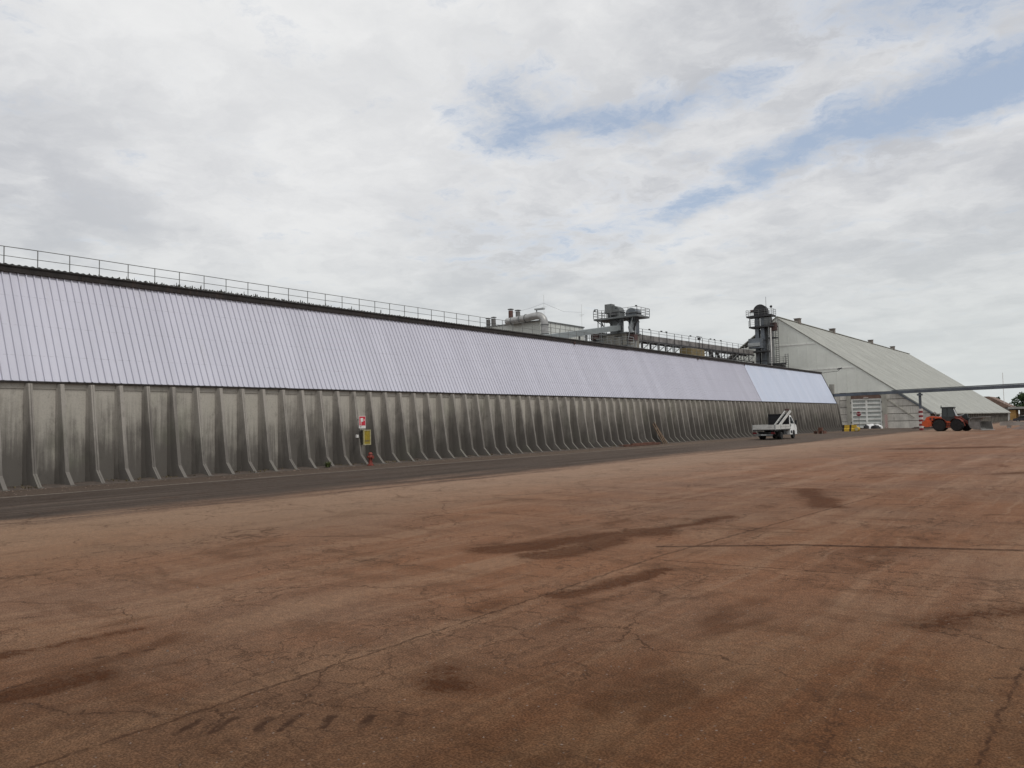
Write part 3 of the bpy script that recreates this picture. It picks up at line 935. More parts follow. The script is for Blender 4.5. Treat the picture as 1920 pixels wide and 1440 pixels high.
# ------------------------------------------------------------------ timber by the wall
wp = root('board_pile', (-30.6, 56.5, 0), 'flat pile of reddish brown boards lying along the wall foot', 'boards')
for i, (x, y0, y1, z, dx) in enumerate([(-30.3, 53.0, 58.5, 0.05, 0.15), (-30.6, 53.6, 59.2, 0.05, -0.1), (-30.9, 54.0, 58.0, 0.05, 0.1), (-30.45, 54.2, 59.4, 0.12, -0.12), (-30.8, 53.2, 57.0, 0.12, 0.2), (-30.6, 54.6, 58.4, 0.19, 0.05)]):
    MB().bar((x, y0, z), (x + dx, y1, z + 0.02), 0.22, 0.055).build('board', 'wood_red', wp)
bp = root('leaning_boards', (-30.9, 60.5, 0), 'few brown boards leaning against a wall rib beside the board pile', 'boards')
for y, dx, h in ((60.2, 0.0, 1.75), (60.42, 0.05, 1.9), (60.7, 0.1, 1.6)):
    MB().bar((-30.75 + dx, y + 0.25, 0.0), (-31.55 + dx * 0.3, y - 0.1, h), 0.16, 0.04, up=(1, 0, 0)).build('board', 'wood_brown', bp)
MB().bar((-30.7, 93.6, 0), (-31.45, 92.9, 1.5), 0.20, 0.05, up=(1, 0, 0)).build('plank', 'wood_pale', label='single pale plank leaning against the wall past the truck', cat='plank')
pl = root('wooden_pallet', (-28.6, 98.0, 0), 'small reddish wooden pallet stack on the ground near the hall end', 'pallet')
for k in range(5):
    MB().box(-29.2, -28.0, 97.4 + k * 0.25, 97.55 + k * 0.25, 0.30, 0.335).build('deck_board', 'wood_red', pl)
for k in range(3):
    MB().box(-29.2 + k * 0.55, -29.1 + k * 0.55, 97.4, 98.55, 0.19, 0.298).build('stringer', 'wood_red', pl)
    MB().box(-29.2 + k * 0.55, -29.1 + k * 0.55, 97.4, 98.55, 0.0, 0.15).build('stringer', 'wood_red', pl)
MB().box(-29.2, -28.0, 97.4, 98.55, 0.152, 0.188).build('deck_board', 'wood_red', pl)
MB().box(-28.75, -28.3, 97.7, 98.2, 0.337, 0.75).build('wooden_crate', 'wood_red', label='small red wooden crate on top of the pallet stack', cat='crate')

# ------------------------------------------------------------------ flatbed truck (local: +Y forward, +X right)
tk = root('flatbed_truck', (-25.80, 72.85, 0), 'white flatbed truck with ladder hoist raised behind its cab', 'truck', rotz=R(1.0))


def wheel(parent, x, y, r, w, rim='rim_metal', side=1, name='wheel'):
    t_ = MB().lathe([(r * 0.58, -w / 2), (r * 0.9, -w / 2), (r, -w * 0.32), (r, w * 0.32), (r * 0.9, w / 2), (r * 0.58, w / 2)], (x, y, r), 'x', 22).build(name, 'rubber', parent, smooth=True)
    MB().lathe([(r * 0.575, -w * 0.3), (r * 0.575, w * 0.42), (r * 0.5, w * 0.42), (r * 0.45, w * 0.25), (r * 0.18, w * 0.25), (r * 0.16, w * 0.45), (r * 0.02, w * 0.46)] if side > 0 else
               [(r * 0.575, w * 0.3), (r * 0.575, -w * 0.42), (r * 0.5, -w * 0.42), (r * 0.45, -w * 0.25), (r * 0.18, -w * 0.25), (r * 0.16, -w * 0.45), (r * 0.02, -w * 0.46)], (x, y, r), 'x', 18).build('rim', rim, t_, smooth=True)
    return t_


for s in (-1, 1):
    wheel(tk, s * 0.93, 0, 0.36, 0.22, side=s)
    wheel(tk, s * 0.66, 0, 0.36, 0.2, side=s)
    wheel(tk, s * 0.90, 3.75, 0.36, 0.23, side=s)
mb = MB()
for s in (-1, 1):
    mb.box(s * 0.42 - 0.05, s * 0.42 + 0.05, -1.75, 3.9, 0.55, 0.75)
for y in (-1.6, -0.6, 0.9, 2.2):
    mb.box(-0.36, 0.36, y, y + 0.08, 0.58, 0.72)
mb.box(-0.85, 0.85, -0.08, 0.08, 0.30, 0.42)
mb.box(0.5, 0.9, 1.0, 1.9, 0.45, 0.85)
mb.box(-0.9, -0.5, 0.8, 1.7, 0.45, 0.85)
mb.build('chassis', 'black_plastic', tk)
MB().box(-1.03, 1.03, -1.92, 2.55, 0.88, 0.97).build('bed_floor', 'steel_dark', tk)


def dropside(a, b, name='drop_side'):
    a = Vector(a); b = Vector(b); d = b - a
    lo = MB().bar(a + Vector((0, 0, 0.11)), b + Vector((0, 0, 0.11)), 0.03, 0.215).build(name, 'aluminium', tk)
    MB().bar(a + Vector((0, 0, 0.335)), b + Vector((0, 0, 0.335)), 0.03, 0.20).build('upper_board', 'aluminium', lo)
    nn = max(1, int(d.length / 1.4))
    for i in range(nn + 1):
        p = a + d * (i / nn)
        MB().bar(p + Vector((0, 0, -0.05)), p + Vector((0, 0, 0.45)), 0.06, 0.055).build('stake', 'steel_light', lo)


dropside((-1.04, -1.93, 0.97), (1.04, -1.93, 0.97), 'tail_board')
dropside((1.05, -1.88, 0.97), (1.05, 2.55, 0.97))
dropside((-1.05, -1.88, 0.97), (-1.05, 2.55, 0.97))
dropside((-1.02, 2.56, 0.97), (1.02, 2.56, 0.97), 'head_board')
# cab
cab = MB()
prof = [(2.62, 0.42), (2.62, 1.6), (2.68, 2.12), (2.80, 2.25), (3.30, 2.27), (3.52, 2.20), (4.20, 1.46), (4.62, 1.26), (4.78, 1.02), (4.80, 0.42), (4.16, 0.40), (4.12, 0.66), (3.94, 0.82), (3.56, 0.82), (3.38, 0.66), (3.34, 0.40)]
n = len(prof)
for s in (-1, 1):
    for y, z in prof:
        tap = 0.0 if z < 1.35 else (z - 1.35) * 0.16
        cab.v.append((s * (1.0 - tap), y, z))
cab.f.append(tuple(range(n))); cab.f.append(tuple(2 * n - 1 - i for i in range(n)))
for i in range(n):
    j = (i + 1) % n
    cab.f.append((i, j, n + j, n + i))
cabo = cab.build('cab', 'truck_white', tk)
for s in (-1, 1):
    def P3(y, z, o=0.006):
        return (s * (1.0 - max(0, (z - 1.35)) * 0.16 + o), y, z)
    MB().quad(P3(2.98, 1.48), P3(4.02, 1.48), P3(3.46, 2.10), P3(2.98, 2.12)).build('side_window', 'dark_glass', cabo)
    MB().box(s * 1.004 - 0.004, s * 1.004 + 0.004, 2.80, 3.25, 0.52, 0.80).build('door_decal', 'steel_dark', cabo)
    MB().box(s * 1.01 - 0.015, s * 1.01 + 0.015, 2.82, 2.94, 1.18, 1.38).build('door_handle', 'black_plastic', cabo)
    mm = MB()
    mm.bar((s * 0.97, 3.98, 1.5), (s * 1.16, 4.0, 1.5), 0.04)
    mm.box(s * 1.16 - 0.09, s * 1.16 + 0.09, 3.96, 4.06, 1.38, 1.78)
    mm.build('mirror', 'black_plastic', cabo)
    MB().box(s * 0.78 - 0.16, s * 0.78 + 0.16, 4.66, 4.80, 0.95, 1.12).build('headlight', 'lamp_clear', cabo)
MB().quad((-0.86, 3.56, 2.18), (0.86, 3.56, 2.18), (0.93, 4.20, 1.50), (-0.93, 4.20, 1.50)).build('windscreen', 'dark_glass', cabo)
MB().box(-0.98, 0.98, 4.70, 4.86, 0.38, 0.62).build('bumper', 'black_plastic', cabo)
MB().box(-0.7, 0.7, 2.60, 2.615, 1.5, 2.05).build('rear_window', 'dark_glass', cabo)
# black headboard frame with mesh infill
hb = MB()
hb.bar((-0.98, 2.40, 0.97), (-0.98, 2.40, 2.38), 0.07)
hb.bar((0.98, 2.40, 0.97), (0.98, 2.40, 2.38), 0.07)
hb.bar((-1.0, 2.40, 2.38), (1.0, 2.40, 2.38), 0.07)
for z in (1.25, 1.6, 1.95):
    hb.bar((-0.96, 2.40, z), (0.96, 2.40, z), 0.04)
hb.box(-0.95, 0.95, 2.43, 2.44, 1.0, 2.36)
hb.build('headboard_frame', 'black_plastic', tk)
# ladder hoist leaning over the headboard
B_, T_ = Vector((0.18, 0.65, 1.05)), Vector((0.98, 2.30, 2.70))
lad = MB()
lad_o = MB().bar(B_ + Vector((-0.24, 0, 0)), T_ + Vector((-0.24, 0, 0)), 0.06, 0.16).build('ladder_hoist', 'aluminium', tk)
MB().bar(B_ + Vector((0.24, 0, 0)), T_ + Vector((0.24, 0, 0)), 0.07, 0.22).build('rail', 'aluminium', lad_o)
for i in range(1, 10):
    p = B_.lerp(T_, i / 10)
    MB().bar(p + Vector((-0.24, 0, 0)), p + Vector((0.24, 0, 0)), 0.035).build('rung', 'steel_grey', lad_o)
MB().box(T_.x - 0.28, T_.x + 0.1, T_.y - 0.1, T_.y + 0.12, T_.z + 0.02, T_.z + 0.2).build('pulley_head', 'steel_rust', lad_o)
MB().bar((0.5, 1.3, 1.0), (0.55, 1.45, 1.9), 0.08).build('prop', 'steel_dark', lad_o)
# rear end
MB().box(-0.8, 0.8, -1.98, -1.90, 0.40, 0.54).build('underrun_bar', 'steel_grey', tk)
for s in (-1, 1):
    lm = MB().box(s * 0.86 - 0.17, s * 0.86 + 0.17, -2.0, -1.92, 0.56, 0.72).build('tail_lamp', 'lamp_red', tk)
    MB().box(s * 0.93 - 0.13, s * 0.93 + 0.13, -0.42, -0.38, 0.28, 0.78).build('mudflap', 'black_plastic', tk)
MB().box(-0.26, 0.26, -1.995, -1.985, 0.42, 0.53).build('number_plate', 'steel_light', tk)

# ------------------------------------------------------------------ big gabled shed
YG, YF = 137.0, 250.0
XA, ZA = -46.8, 20.0            # apex
XR, ZR = -22.9, 2.6             # near eave
XL = 2 * XA - XR
shed = root('gabled_shed', (XA, (YG + YF) / 2, 0), 'big pale grey gabled storage shed with steep roof and white gate', 'shed')
slope = (ZA - ZR) / (XR - XA)


def rz(x):
    return ZA - abs(x - XA) * slope


MB().prism([(XL + 8.4, 6.05), (XR - 4.9, 6.05), (XA, ZA - 0.1)], 'y', YG + 0.02, YG + 0.25).build('gable_cladding', 'gable_cladding', shed)
# girt lines of the cladding
for z in (10.3, 14.85):
    dx = (ZA - 0.1 - z) / slope
    MB().box(XA - dx + 0.3, XA + dx - 0.3, YG - 0.03, YG + 0.02, z - 0.09, z + 0.09).build('girt', 'gate_white', shed)
k = 0
x = XA - 22
while x < XA + 22:                 # lap joints of the vertical cladding sheets
    if 6.1 < rz(x) - 0.3:
        MB().box(x - 0.025, x + 0.025, YG - 0.005, YG + 0.02, 6.06, rz(x) - 0.28).build('lap_joint', 'gable_cladding', shed)
    x += 1.6
MB().box(XL + 2, -36.6, YG + 0.0, YG + 0.3, -0.1, 6.04).build('plinth_wall', 'concrete_plank', shed)
# concrete planks either side of the gate
for (a, b_) in ((-36.55, -35.42), (-29.2, XR - 0.1)):
    z = 0.0
    for i in range(5):
        h = 1.20
        zt = min(z + h - 0.09, 6.0)
        if a > -30:
            # cut to follow the roof slope
            xt = min(b_, XA + (ZA - 0.35 - zt) / slope)
            xb = min(b_, XA + (ZA - 0.35 - z) / slope)
            if xb - a > 0.3:
                pr = [(a, z), (xb, z), (max(xt, a + 0.05), zt), (a, zt)]
                MB().prism(pr, 'y', YG - 0.06, YG + 0.25).build('concrete_plank', 'concrete_plank', shed)
                MB().box(a, max(xt, a + 0.05), YG + 0.12, YG + 0.24, zt - 0.002, min(z + h, 6.0)).build('plank_joint', 'old_concrete', shed)
        else:
            MB().box(a, b_, YG - 0.06, YG + 0.25, z, zt).build('concrete_plank', 'concrete_plank', shed)
            MB().box(a, b_, YG + 0.12, YG + 0.24, zt - 0.002, min(z + h, 6.0)).build('plank_joint', 'old_concrete', shed)
        z += h
for a, b_ in ((-35.42, -34.75), (-30.0, -29.2)):
    MB().box(a, b_, YG - 0.25, YG + 0.3, 0, 6.0).build('gate_pillar', 'pillar_concrete', shed)
MB().box(-29.62, -29.18, YG - 0.26, YG - 0.24, 0.05, 2.3).build('hazard_stripe', 'hazard_stripes', shed)
MB().box(-34.75, -30.0, YG - 0.12, YG + 0.25, 4.95, 5.98).build('lintel', 'brown_lintel', shed)
MB().box(-32.7, -32.0, YG - 0.5, YG - 0.12, 5.02, 5.10).build('gate_lamp', 'white_paint', shed)
gate = MB().box(-34.70, -30.05, YG + 0.10, YG + 0.16, 0.05, 4.94).build('gate', 'gate_panel', shed)
for a, b_ in ((-34.72, -34.52), (-32.50, -32.22), (-30.22, -30.02)):
    MB().box(a, b_, YG - 0.08, YG + 0.10, 0.05, 4.92).build('stile', 'gate_white', gate)
for i in range(8):
    z = 0.12 + i * 0.655
    for a, b_ in ((-34.52, -32.50), (-32.22, -30.22)):
        MB().box(a, b_, YG - 0.06, YG + 0.10, z, z + 0.24).build('rail', 'gate_white', gate)
for x in (-34.77, -29.98):
    for z in (0.9, 2.6, 4.2):
        MB().box(x - 0.05, x + 0.05, YG - 0.30, YG - 0.04, z, z + 0.22).build('hinge', 'steel_dark', gate)
# dark rafter edge along the lower part of the gable rake
mb = MB()
mb.bar((XA + (ZA - 6.4) / slope, YG - 0.12, 6.1), (XR + 0.25, YG - 0.12, ZR - 0.35), 0.2, 0.22, up=(0, 1, 0))
mb.build('rake_beam', 'beam_blue', shed)
mb = MB()
mb.bar((XA + (ZA - 6.9) / slope - 1.9, YG - 0.06, 5.95), (XR - 2.4, YG - 0.06, ZR - 0.9), 0.16, 0.2, up=(0, 1, 0))
mb.build('rake_beam', 'pillar_concrete', shed)
# roof in strips, each a hair different in tone
NS = 24
ln_ = (YF - YG + 0.4) / NS
for s in (1, -1):
    for k in range(NS):
        y = YG - 0.06 + k * ln_
        xe = XA + s * (XR + 0.6 - XA)
        ze = ZA - 0.0 - abs(xe - XA) * slope
        dz = 0.012 * (k % 2)
        mb = MB().prism([(XA, ZA + 0.12 + dz), (xe, ze + 0.12 + dz), (xe, ze - 0.06 + dz), (XA, ZA - 0.06 + dz)], 'y', y, y + ln_ - 0.02)
        mb.build('roof_strip', 'shed_roof', shed)
MB().box(XA - 0.3, XA + 0.3, YG - 0.05, YF + 0.38, ZA + 0.10, ZA + 0.2).build('ridge_cap', 'shed_roof', shed)
for y in (149.0, 172.0, 205.0, 229.0):
    v = MB().box(XA - 0.5, XA + 0.5, y - 0.5, y + 0.5, ZA - 0.3, ZA + 0.85).build('ridge_vent', 'vent_brown', shed)
    MB().box(XA - 0.62, XA + 0.62, y - 0.62, y + 0.62, ZA + 0.87, ZA + 0.95).build('cowl', 'vent_brown', v)
MB().box(XR - 0.35, XR - 0.05, YG + 0.3, YF, -0.1, ZR - 0.3).build('side_wall', 'old_concrete', shed)
k = 0
y = YG + 1
while y < YF - 1:
    MB().box(XR - 0.05, XR + 0.08, y, y + 0.3, -0.1, ZR - 0.35).build('wall_rib', 'old_concrete', shed)
    y += 2.6
MB().box(XR - 0.3, XR + 0.1, YF - 0.5, YF + 0.2, -0.1, ZR - 0.35).build('corner_post', 'white_paint', shed)
MB().box(XL, XL + 0.3, YG + 0.3, YF, -0.1, ZR - 0.3).build('rear_wall', 'old_concrete', shed)
MB().prism([(XL, 0), (XR - 0.36, 0), (XR - 0.36, ZR - 0.3), (XA, ZA - 0.1), (XL, ZR - 0.3)], 'y', YF - 0.5, YF - 0.3).build('rear_gable', 'gable_cladding', shed)

# ------------------------------------------------------------------ pipe gantry
gd = Vector((43.5, -19.5, 0)).normalized()
G0 = Vector((-33.0, 119.75, 0)); G1 = Vector((14.0, 98.6, 0))
gan = root('pipe_gantry', (-20.25, 113.5, 0), 'long blue grey overhead beam carried on a striped steel post', 'gantry')


def on_beam(x):
    f_ = (x - G0.x) / (G1.x - G0.x)
    return G0.lerp(G1, f_)


MB().bar(G0 + Vector((0, 0, 5.22)), G1 + Vector((0, 0, 5.18)), 0.5, 0.40).build('beam', 'beam_blue', gan)
mb = MB()
mb.bar(on_beam(-24) + Vector((0, 0, 5.5)), G1 + Vector((0, 0, 5.46)), 0.12, 0.12)
mb.build('cable_tray', 'steel_grey', gan)
for x, y in ((-20.25, None), (11.0, None)):
    p_ = on_beam(x)
    post = MB().tube([(p_.x, p_.y, 0), (p_.x, p_.y, 4.98)], 0.17, 12).build('post', 'beam_blue', gan, smooth=True)
    MB().box(p_.x - 0.3, p_.x + 0.3, p_.y - 0.3, p_.y + 0.3, 4.62, 4.84).build('collar', 'beam_blue', post)
    for i in range(10):
        z = 0.02 + i * 0.285
        MB().lathe([(0.26, z), (0.26, z + 0.285)], (p_.x, p_.y, 0), n=14).build('guard_band', 'band_red' if i % 2 == 0 else 'band_white', post)
MB().box(-33.45, -32.75, 119.95, 120.25, 0, 6.9).build('concrete_pylon', 'pillar_concrete', label='tall grey concrete pylon at the end of the ribbed hall', cat='pylon')

# floodlight on a long arm at the end of the hall roof
fl = root('floodlight', (-33.9, 119.2, 8.6), 'floodlight on a thin arm reaching out from the hall roof end', 'floodlight')
MB().tube([(-34.3, 119.15, 8.62), (-31.9, 119.15, 8.78), (-31.6, 119.15, 9.02)], 0.035, 6).build('arm', 'steel_dark', fl)
MB().prism([(-31.95, 9.0), (-31.35, 9.10), (-31.30, 9.26), (-31.9, 9.16)], 'y', 119.0, 119.3).build('lamp_head', 'steel_dark', fl)

# ------------------------------------------------------------------ objects before the gate
bar = root('striped_barrier', (-28.75, 112.2, 0), 'yellow concrete barrier block with black stripes near the white gate', 'barrier')
PB = [(111.75, 0), (112.65, 0), (112.6, 0.3), (112.42, 0.45), (112.36, 0.88), (112.04, 0.88), (111.98, 0.45), (111.8, 0.3)]
for a, b_, mt in ((-29.7, -29.42, 'black_paint'), (-29.42, -28.75, 'barrier_yellow'), (-28.75, -28.5, 'black_paint'), (-28.5, -27.9, 'barrier_yellow')):
    MB().prism(PB, 'x', a + 0.001, b_ - 0.001).build('stripe_section', mt, bar)
dm = root('yellow_drum', (-27.62, 111.4, 0), 'dented yellow drum lying at the end of the striped barrier', 'drum')
MB().lathe([(0.25, -0.42), (0.29, -0.40), (0.29, -0.14), (0.305, -0.12), (0.29, -0.10), (0.29, 0.14), (0.305, 0.16), (0.29, 0.18), (0.29, 0.40), (0.25, 0.42)], (-27.62, 111.4, 0.30), 'y', 18).build('shell', 'barrier_yellow', dm, smooth=True)
MB().lathe([(0.22, -0.44), (0.22, -0.421)], (-27.62, 111.4, 0.30), 'y', 16).build('lid', 'cream', dm)
ss = root('stop_sign', (-31.9, 130.0, 0), 'red stop sign with white rim on a thin grey pole', 'sign')
MB().tube([(-31.9, 130.0, 0), (-31.9, 130.0, 2.2)], 0.035, 8).build('pole', 'steel_grey', ss)


def octagon(r, y):
    return [(-31.9 + r * math.cos(R(22.5 + 45 * i)), 2.42 + r * math.sin(R(22.5 + 45 * i))) for i in range(8)]


pln = MB().prism(octagon(0.42, 0), 'y', 129.93, 129.96).build('plate', 'white_paint', ss)
MB().prism(octagon(0.385, 0), 'y', 129.922, 129.929).build('red_face', 'sign_dark_red', pln)
tcu = bpy.data.curves.new('stop_text', 'FONT')
tcu.body = 'STOP'; tcu.size = 0.30; tcu.align_x = 'CENTER'; tcu.align_y = 'CENTER'; tcu.extrude = 0.002
tob = bpy.data.objects.new('stop_text', tcu)
COL.objects.link(tob)
bpy.context.view_layer.update()
tme = bpy.data.meshes.new_from_object(tob.evaluated_get(bpy.context.evaluated_depsgraph_get()))
bpy.data.objects.remove(tob)
tme.transform(Matrix.Rotation(R(90), 4, 'X'))
tme.materials.clear()
place('lettering', tme, 'white_paint', pln, (-31.9, 129.918, 2.42))

sheet = root('plastic_heap', (-31.2, 135.6, 0), 'low heap of white plastic sheeting round two black sacks before the gate', 'plastic heap')


def lump(cx, cy, rx, ry, h, mt, name, seed, rough=0.25):
    mb = MB(); nu, nv = 18, 7
    for j in range(nv + 1):
        ph = math.pi / 2 * j / nv
        for i in range(nu):
            th = 2 * math.pi * i / nu
            d = Vector((math.cos(th) * math.cos(ph), math.sin(th) * math.cos(ph), math.sin(ph)))
            k_ = 1 + rough * noise.noise(d * 2.3 + Vector((seed, 0, 0)))
            mb.v.append((cx + d.x * rx * k_, cy + d.y * ry * k_, max(0, d.z) * h * k_))
    for j in range(nv):
        for i in range(nu):
            a = j * nu + i; b_ = j * nu + (i + 1) % nu
            mb.f.append((a, b_, b_ + nu, a + nu))
    return mb.build(name, mt, sheet, smooth=True)


lump(-31.6, 135.7, 0.95, 0.5, 0.72, 'white_sheet', 'sheeting', 1)
lump(-30.6, 135.6, 0.95, 0.5, 0.62, 'white_sheet', 'sheeting', 5)
lump(-32.0, 134.9, 0.5, 0.38, 0.56, 'black_plastic', 'sack', 9)
lump(-30.65, 134.85, 0.78, 0.42, 0.56, 'black_plastic', 'sack', 14)
lump(-31.45, 134.9, 0.22, 0.4, 0.45, 'white_sheet', 'sheeting', 3)
bg2 = root('steel_plate', (-23.0, 131.0, 0), 'dark rusty steel plates lying flat behind the striped post', 'steel plates')
MB().bar((-24.5, 131.0, 0.06), (-20.3, 130.5, 0.06), 0.9, 0.10).build('plate', 'steel_rust', bg2)
MB().bar((-24.2, 131.1, 0.17), (-20.8, 130.6, 0.17), 0.8, 0.08).build('plate', 'steel_rust', bg2)
MB().box(-21.6, -21.3, YG - 0.09, YG - 0.055, 1.5, 2.1).build('wall_notice', 'white_paint', label='small torn white notice on the concrete plank wall', cat='notice')

# ------------------------------------------------------------------ wheel loader (local: +X forward, root at rear axle)
lo = root('wheel_loader', (-16.85, 107.0, 0), 'orange articulated wheel loader with dark cab and grey bucket', 'loader', rotz=0.0)


def lwheel(cx, cy, ang, side):
    r, w_ = 0.72, 0.56
    prof = [(r * 0.55, -w_ / 2), (r * 0.88, -w_ / 2), (r * 0.97, -w_ * 0.38), (r * 0.97, w_ * 0.38), (r * 0.88, w_ / 2), (r * 0.55, w_ / 2)]
    mb = MB().lathe(prof, (0, 0, 0), 'y', 26)
    for i in range(20):                            # lugs
        a = 2 * math.pi * i / 20
        for sgn in (-1, 1):
            aa = a + (0.08 * sgn)
            p0 = Vector((math.cos(aa) * r * 0.985, 0.02 * sgn, math.sin(aa) * r * 0.985))
            a2 = aa + 0.16
            p1 = Vector((math.cos(a2) * r * 0.965, w_ * 0.48 * sgn, math.sin(a2) * r * 0.965))
            mb.bar(p0, p1, 0.07, 0.06, up=(math.cos(aa), 0, math.sin(aa)))
    me = mb.mesh('wheel', smooth=False)
    me.transform(Matrix.Rotation(ang, 4, 'Z'))
    o = place('wheel', me, 'rubber', lo, (cx, cy, r))
    s = side
    rm = MB().lathe([(r * 0.545, -s * w_ * 0.3), (r * 0.545, s * w_ * 0.44), (r * 0.46, s * w_ * 0.42), (r * 0.40, s * w_ * 0.15), (r * 0.2, s * w_ * 0.15), (r * 0.18, s * w_ * 0.4), (0.02, s * w_ * 0.41)], (0, 0, 0), 'y', 18).mesh('rim', True)
    rm.transform(Matrix.Rotation(ang, 4, 'Z'))
    place('rim', rm, 'rim_dark', o, (cx, cy, r))


lwheel(0, -0.98, 0, -1); lwheel(0, 0.98, 0, 1)
ANG = R(-20)
piv = Vector((1.15, 0, 0))
rotF = Matrix.Rotation(ANG, 4, 'Z')


def FP(x, y, z=0.0):
    """front frame coordinates (origin at the articulation joint, +X forward) to loader coordinates"""
    v_ = rotF @ Vector((x, y, 0))
    return Vector((piv.x + v_.x, piv.y + v_.y, z))


for s in (-1, 1):
    c_ = FP(1.2, s * 0.98)
    lwheel(c_.x, c_.y, ANG, s)


def fbuild(mb, name, mt, parent=lo, smooth=False):
    me = mb.mesh(name, smooth)
    me.transform(Matrix.Translation(piv) @ rotF)
    return place(name, me, mt, parent, (0, 0, 0))


# rear frame: counterweight, bonnet, fenders
bon = MB().prism([(-1.55, 1.02), (-1.62, 1.35), (-1.42, 1.74), (-1.0, 1.86), (0.25, 1.72), (0.62, 1.55), (0.62, 1.0), (-0.9, 0.9)], 'y', -0.72, 0.72).build('bonnet', 'loader_orange', lo)
MB().prism([(-1.86, 0.72), (-1.9, 1.15), (-1.5, 1.38), (-0.86, 1.22), (-0.80, 0.62), (-1.5, 0.52)], 'y', -1.05, 1.05).build('counterweight', 'loader_orange', lo)
for s in (-1, 1):
    for (x, z) in ((-1.08, 1.50), (-0.72, 1.52), (-1.02, 1.20)):
        MB().box(x, x + 0.22, s * 0.728 - 0.01, s * 0.728 + 0.01, z - 0.10, z + 0.12).build('grille', 'loader_dark', bon)
    # fender arcs
    mb = MB(); arc = []
    for i in range(9):
        a = R(10 + 18 * i)
        arc.append((0.84 * math.cos(a), 0.72 + 0.86 * math.sin(a)))
    for i in range(8):
        (x0, z0), (x1, z1) = arc[i], arc[i + 1]
        y0, y1 = (0.70, 1.28) if s > 0 else (-1.28, -0.70)
        mb.quad((x0, y0, z0), (x1, y0, z1), (x1, y1, z1), (x0, y1, z0))
        mb.quad((x0 * 1.04, y0, z0 + 0.03), (x1 * 1.04, y0, z1 + 0.03), (x1 * 1.04, y1, z1 + 0.03), (x0 * 1.04, y1, z0 + 0.03))
    mb.build('fender', 'loader_grime', lo)
MB().tube([(-0.55, 0.3, 1.75), (-0.55, 0.3, 2.25), (-0.68, 0.3, 2.38)], 0.06, 10).build('exhaust', 'rim_metal', lo)
MB().box(-0.05, 0.45, -0.5, 0.5, 1.70, 1.86).build('air_box', 'white_paint', lo)
MB().box(0.55, 1.25, -0.95, 0.95, 0.45, 1.22).build('tank_box', 'loader_orange', lo)
for i in range(3):
    MB().box(0.75, 1.2, -1.12, -0.95, 0.40 + i * 0.27, 0.45 + i * 0.27).build('step', 'steel_dark', lo)
MB().box(-0.7, 1.25, -0.45, 0.45, 0.55, 0.98).build('rear_frame', 'loader_dark', lo)
# cab
cb = MB()
base = [(0.20, -0.72), (1.72, -0.72), (1.72, 0.72), (0.20, 0.72)]
cb.prism([(0.30, 1.22), (1.72, 1.22), (1.78, 1.75), (0.26, 1.75)], 'y', -0.74, 0.74)
cabl = cb.build('cab', 'loader_dark', lo)
for (x, y) in ((0.28, -0.72), (0.28, 0.72), (1.76, -0.72), (1.76, 0.72)):
    MB().bar((x, y, 1.74), (0.34 if x < 1 else 1.42, y * 0.94, 2.80), 0.09, 0.09).build('pillar', 'loader_dark', cabl)
MB().bar((0.85, -0.735, 1.74), (0.85, -0.69, 2.80), 0.08, 0.06).build('pillar', 'loader_dark', cabl)
MB().quad((0.33, -0.715, 1.76), (1.72, -0.715, 1.76), (1.40, -0.68, 2.78), (0.38, -0.68, 2.78)).build('side_window', 'dark_glass', cabl)
MB().quad((0.33, 0.715, 1.76), (1.72, 0.715, 1.76), (1.40, 0.68, 2.78), (0.38, 0.68, 2.78)).build('side_window', 'dark_glass', cabl)
MB().quad((1.77, -0.66, 1.76), (1.77, 0.66, 1.76), (1.43, 0.63, 2.78), (1.43, -0.63, 2.78)).build('windscreen', 'dark_glass', cabl)
MB().quad((0.27, -0.66, 1.76), (0.27, 0.66, 1.76), (0.33, 0.63, 2.78), (0.33, -0.63, 2.78)).build('rear_window', 'dark_glass', cabl)
MB().cbox(0.16, 1.58, -0.80, 0.80, 2.78, 2.95, 0.04).build('roof', 'loader_dark', cabl)
MB().bar((1.58, -0.76, 2.72), (1.95, -0.80, 1.80), 0.07, 0.05).build('mirror_arm', 'white_paint', cabl)
MB().lathe([(0.05, 0), (0.05, 0.16), (0.02, 0.2)], (0.22, -0.6, 2.95), n=8).build('beacon', 'loader_dark', cabl)
# front frame and lift arms
fbuild(MB().prism([(-0.1, 0.5), (-0.1, 1.2), (0.6, 1.65), (1.0, 1.75), (1.3, 1.2), (1.5, 0.6)], 'y', -0.4, 0.4), 'front_frame', 'loader_grime')
for s in (-1, 1):
    arm = MB().prism([(0.5, 1.72), (0.72, 1.86), (1.5, 1.60), (2.5, 0.98), (2.62, 0.72), (2.45, 0.66), (1.45, 1.30), (0.6, 1.55)], 'y', s * 0.48 - 0.05, s * 0.48 + 0.05)
    fbuild(arm, 'lift_arm', 'loader_grime')
    fbuild(MB().tube([(0.55, s * 0.62, 0.95), (1.9, s * 0.62, 1.22)], 0.06, 10), 'lift_cylinder', 'steel_dark')
    mb = MB()
    for i in range(6):
        a0, a1 = R(30 + 20 * i), R(50 + 20 * i)
        mb.quad((1.2 + 0.84 * math.cos(a0), s * 0.72, 0.72 + 0.84 * math.sin(a0)), (1.2 + 0.84 * math.cos(a1), s * 0.72, 0.72 + 0.84 * math.sin(a1)),
                (1.2 + 0.84 * math.cos(a1), s * 1.26, 0.72 + 0.84 * math.sin(a1)), (1.2 + 0.84 * math.cos(a0), s * 1.26, 0.72 + 0.84 * math.sin(a0)))
    fbuild(mb, 'fender', 'loader_grime')
fbuild(MB().prism([(1.3, 1.75), (1.75, 2.1), (1.95, 2.05), (2.05, 1.5), (1.85, 1.2)], 'y', -0.14, 0.14), 'rocker', 'loader_dark')
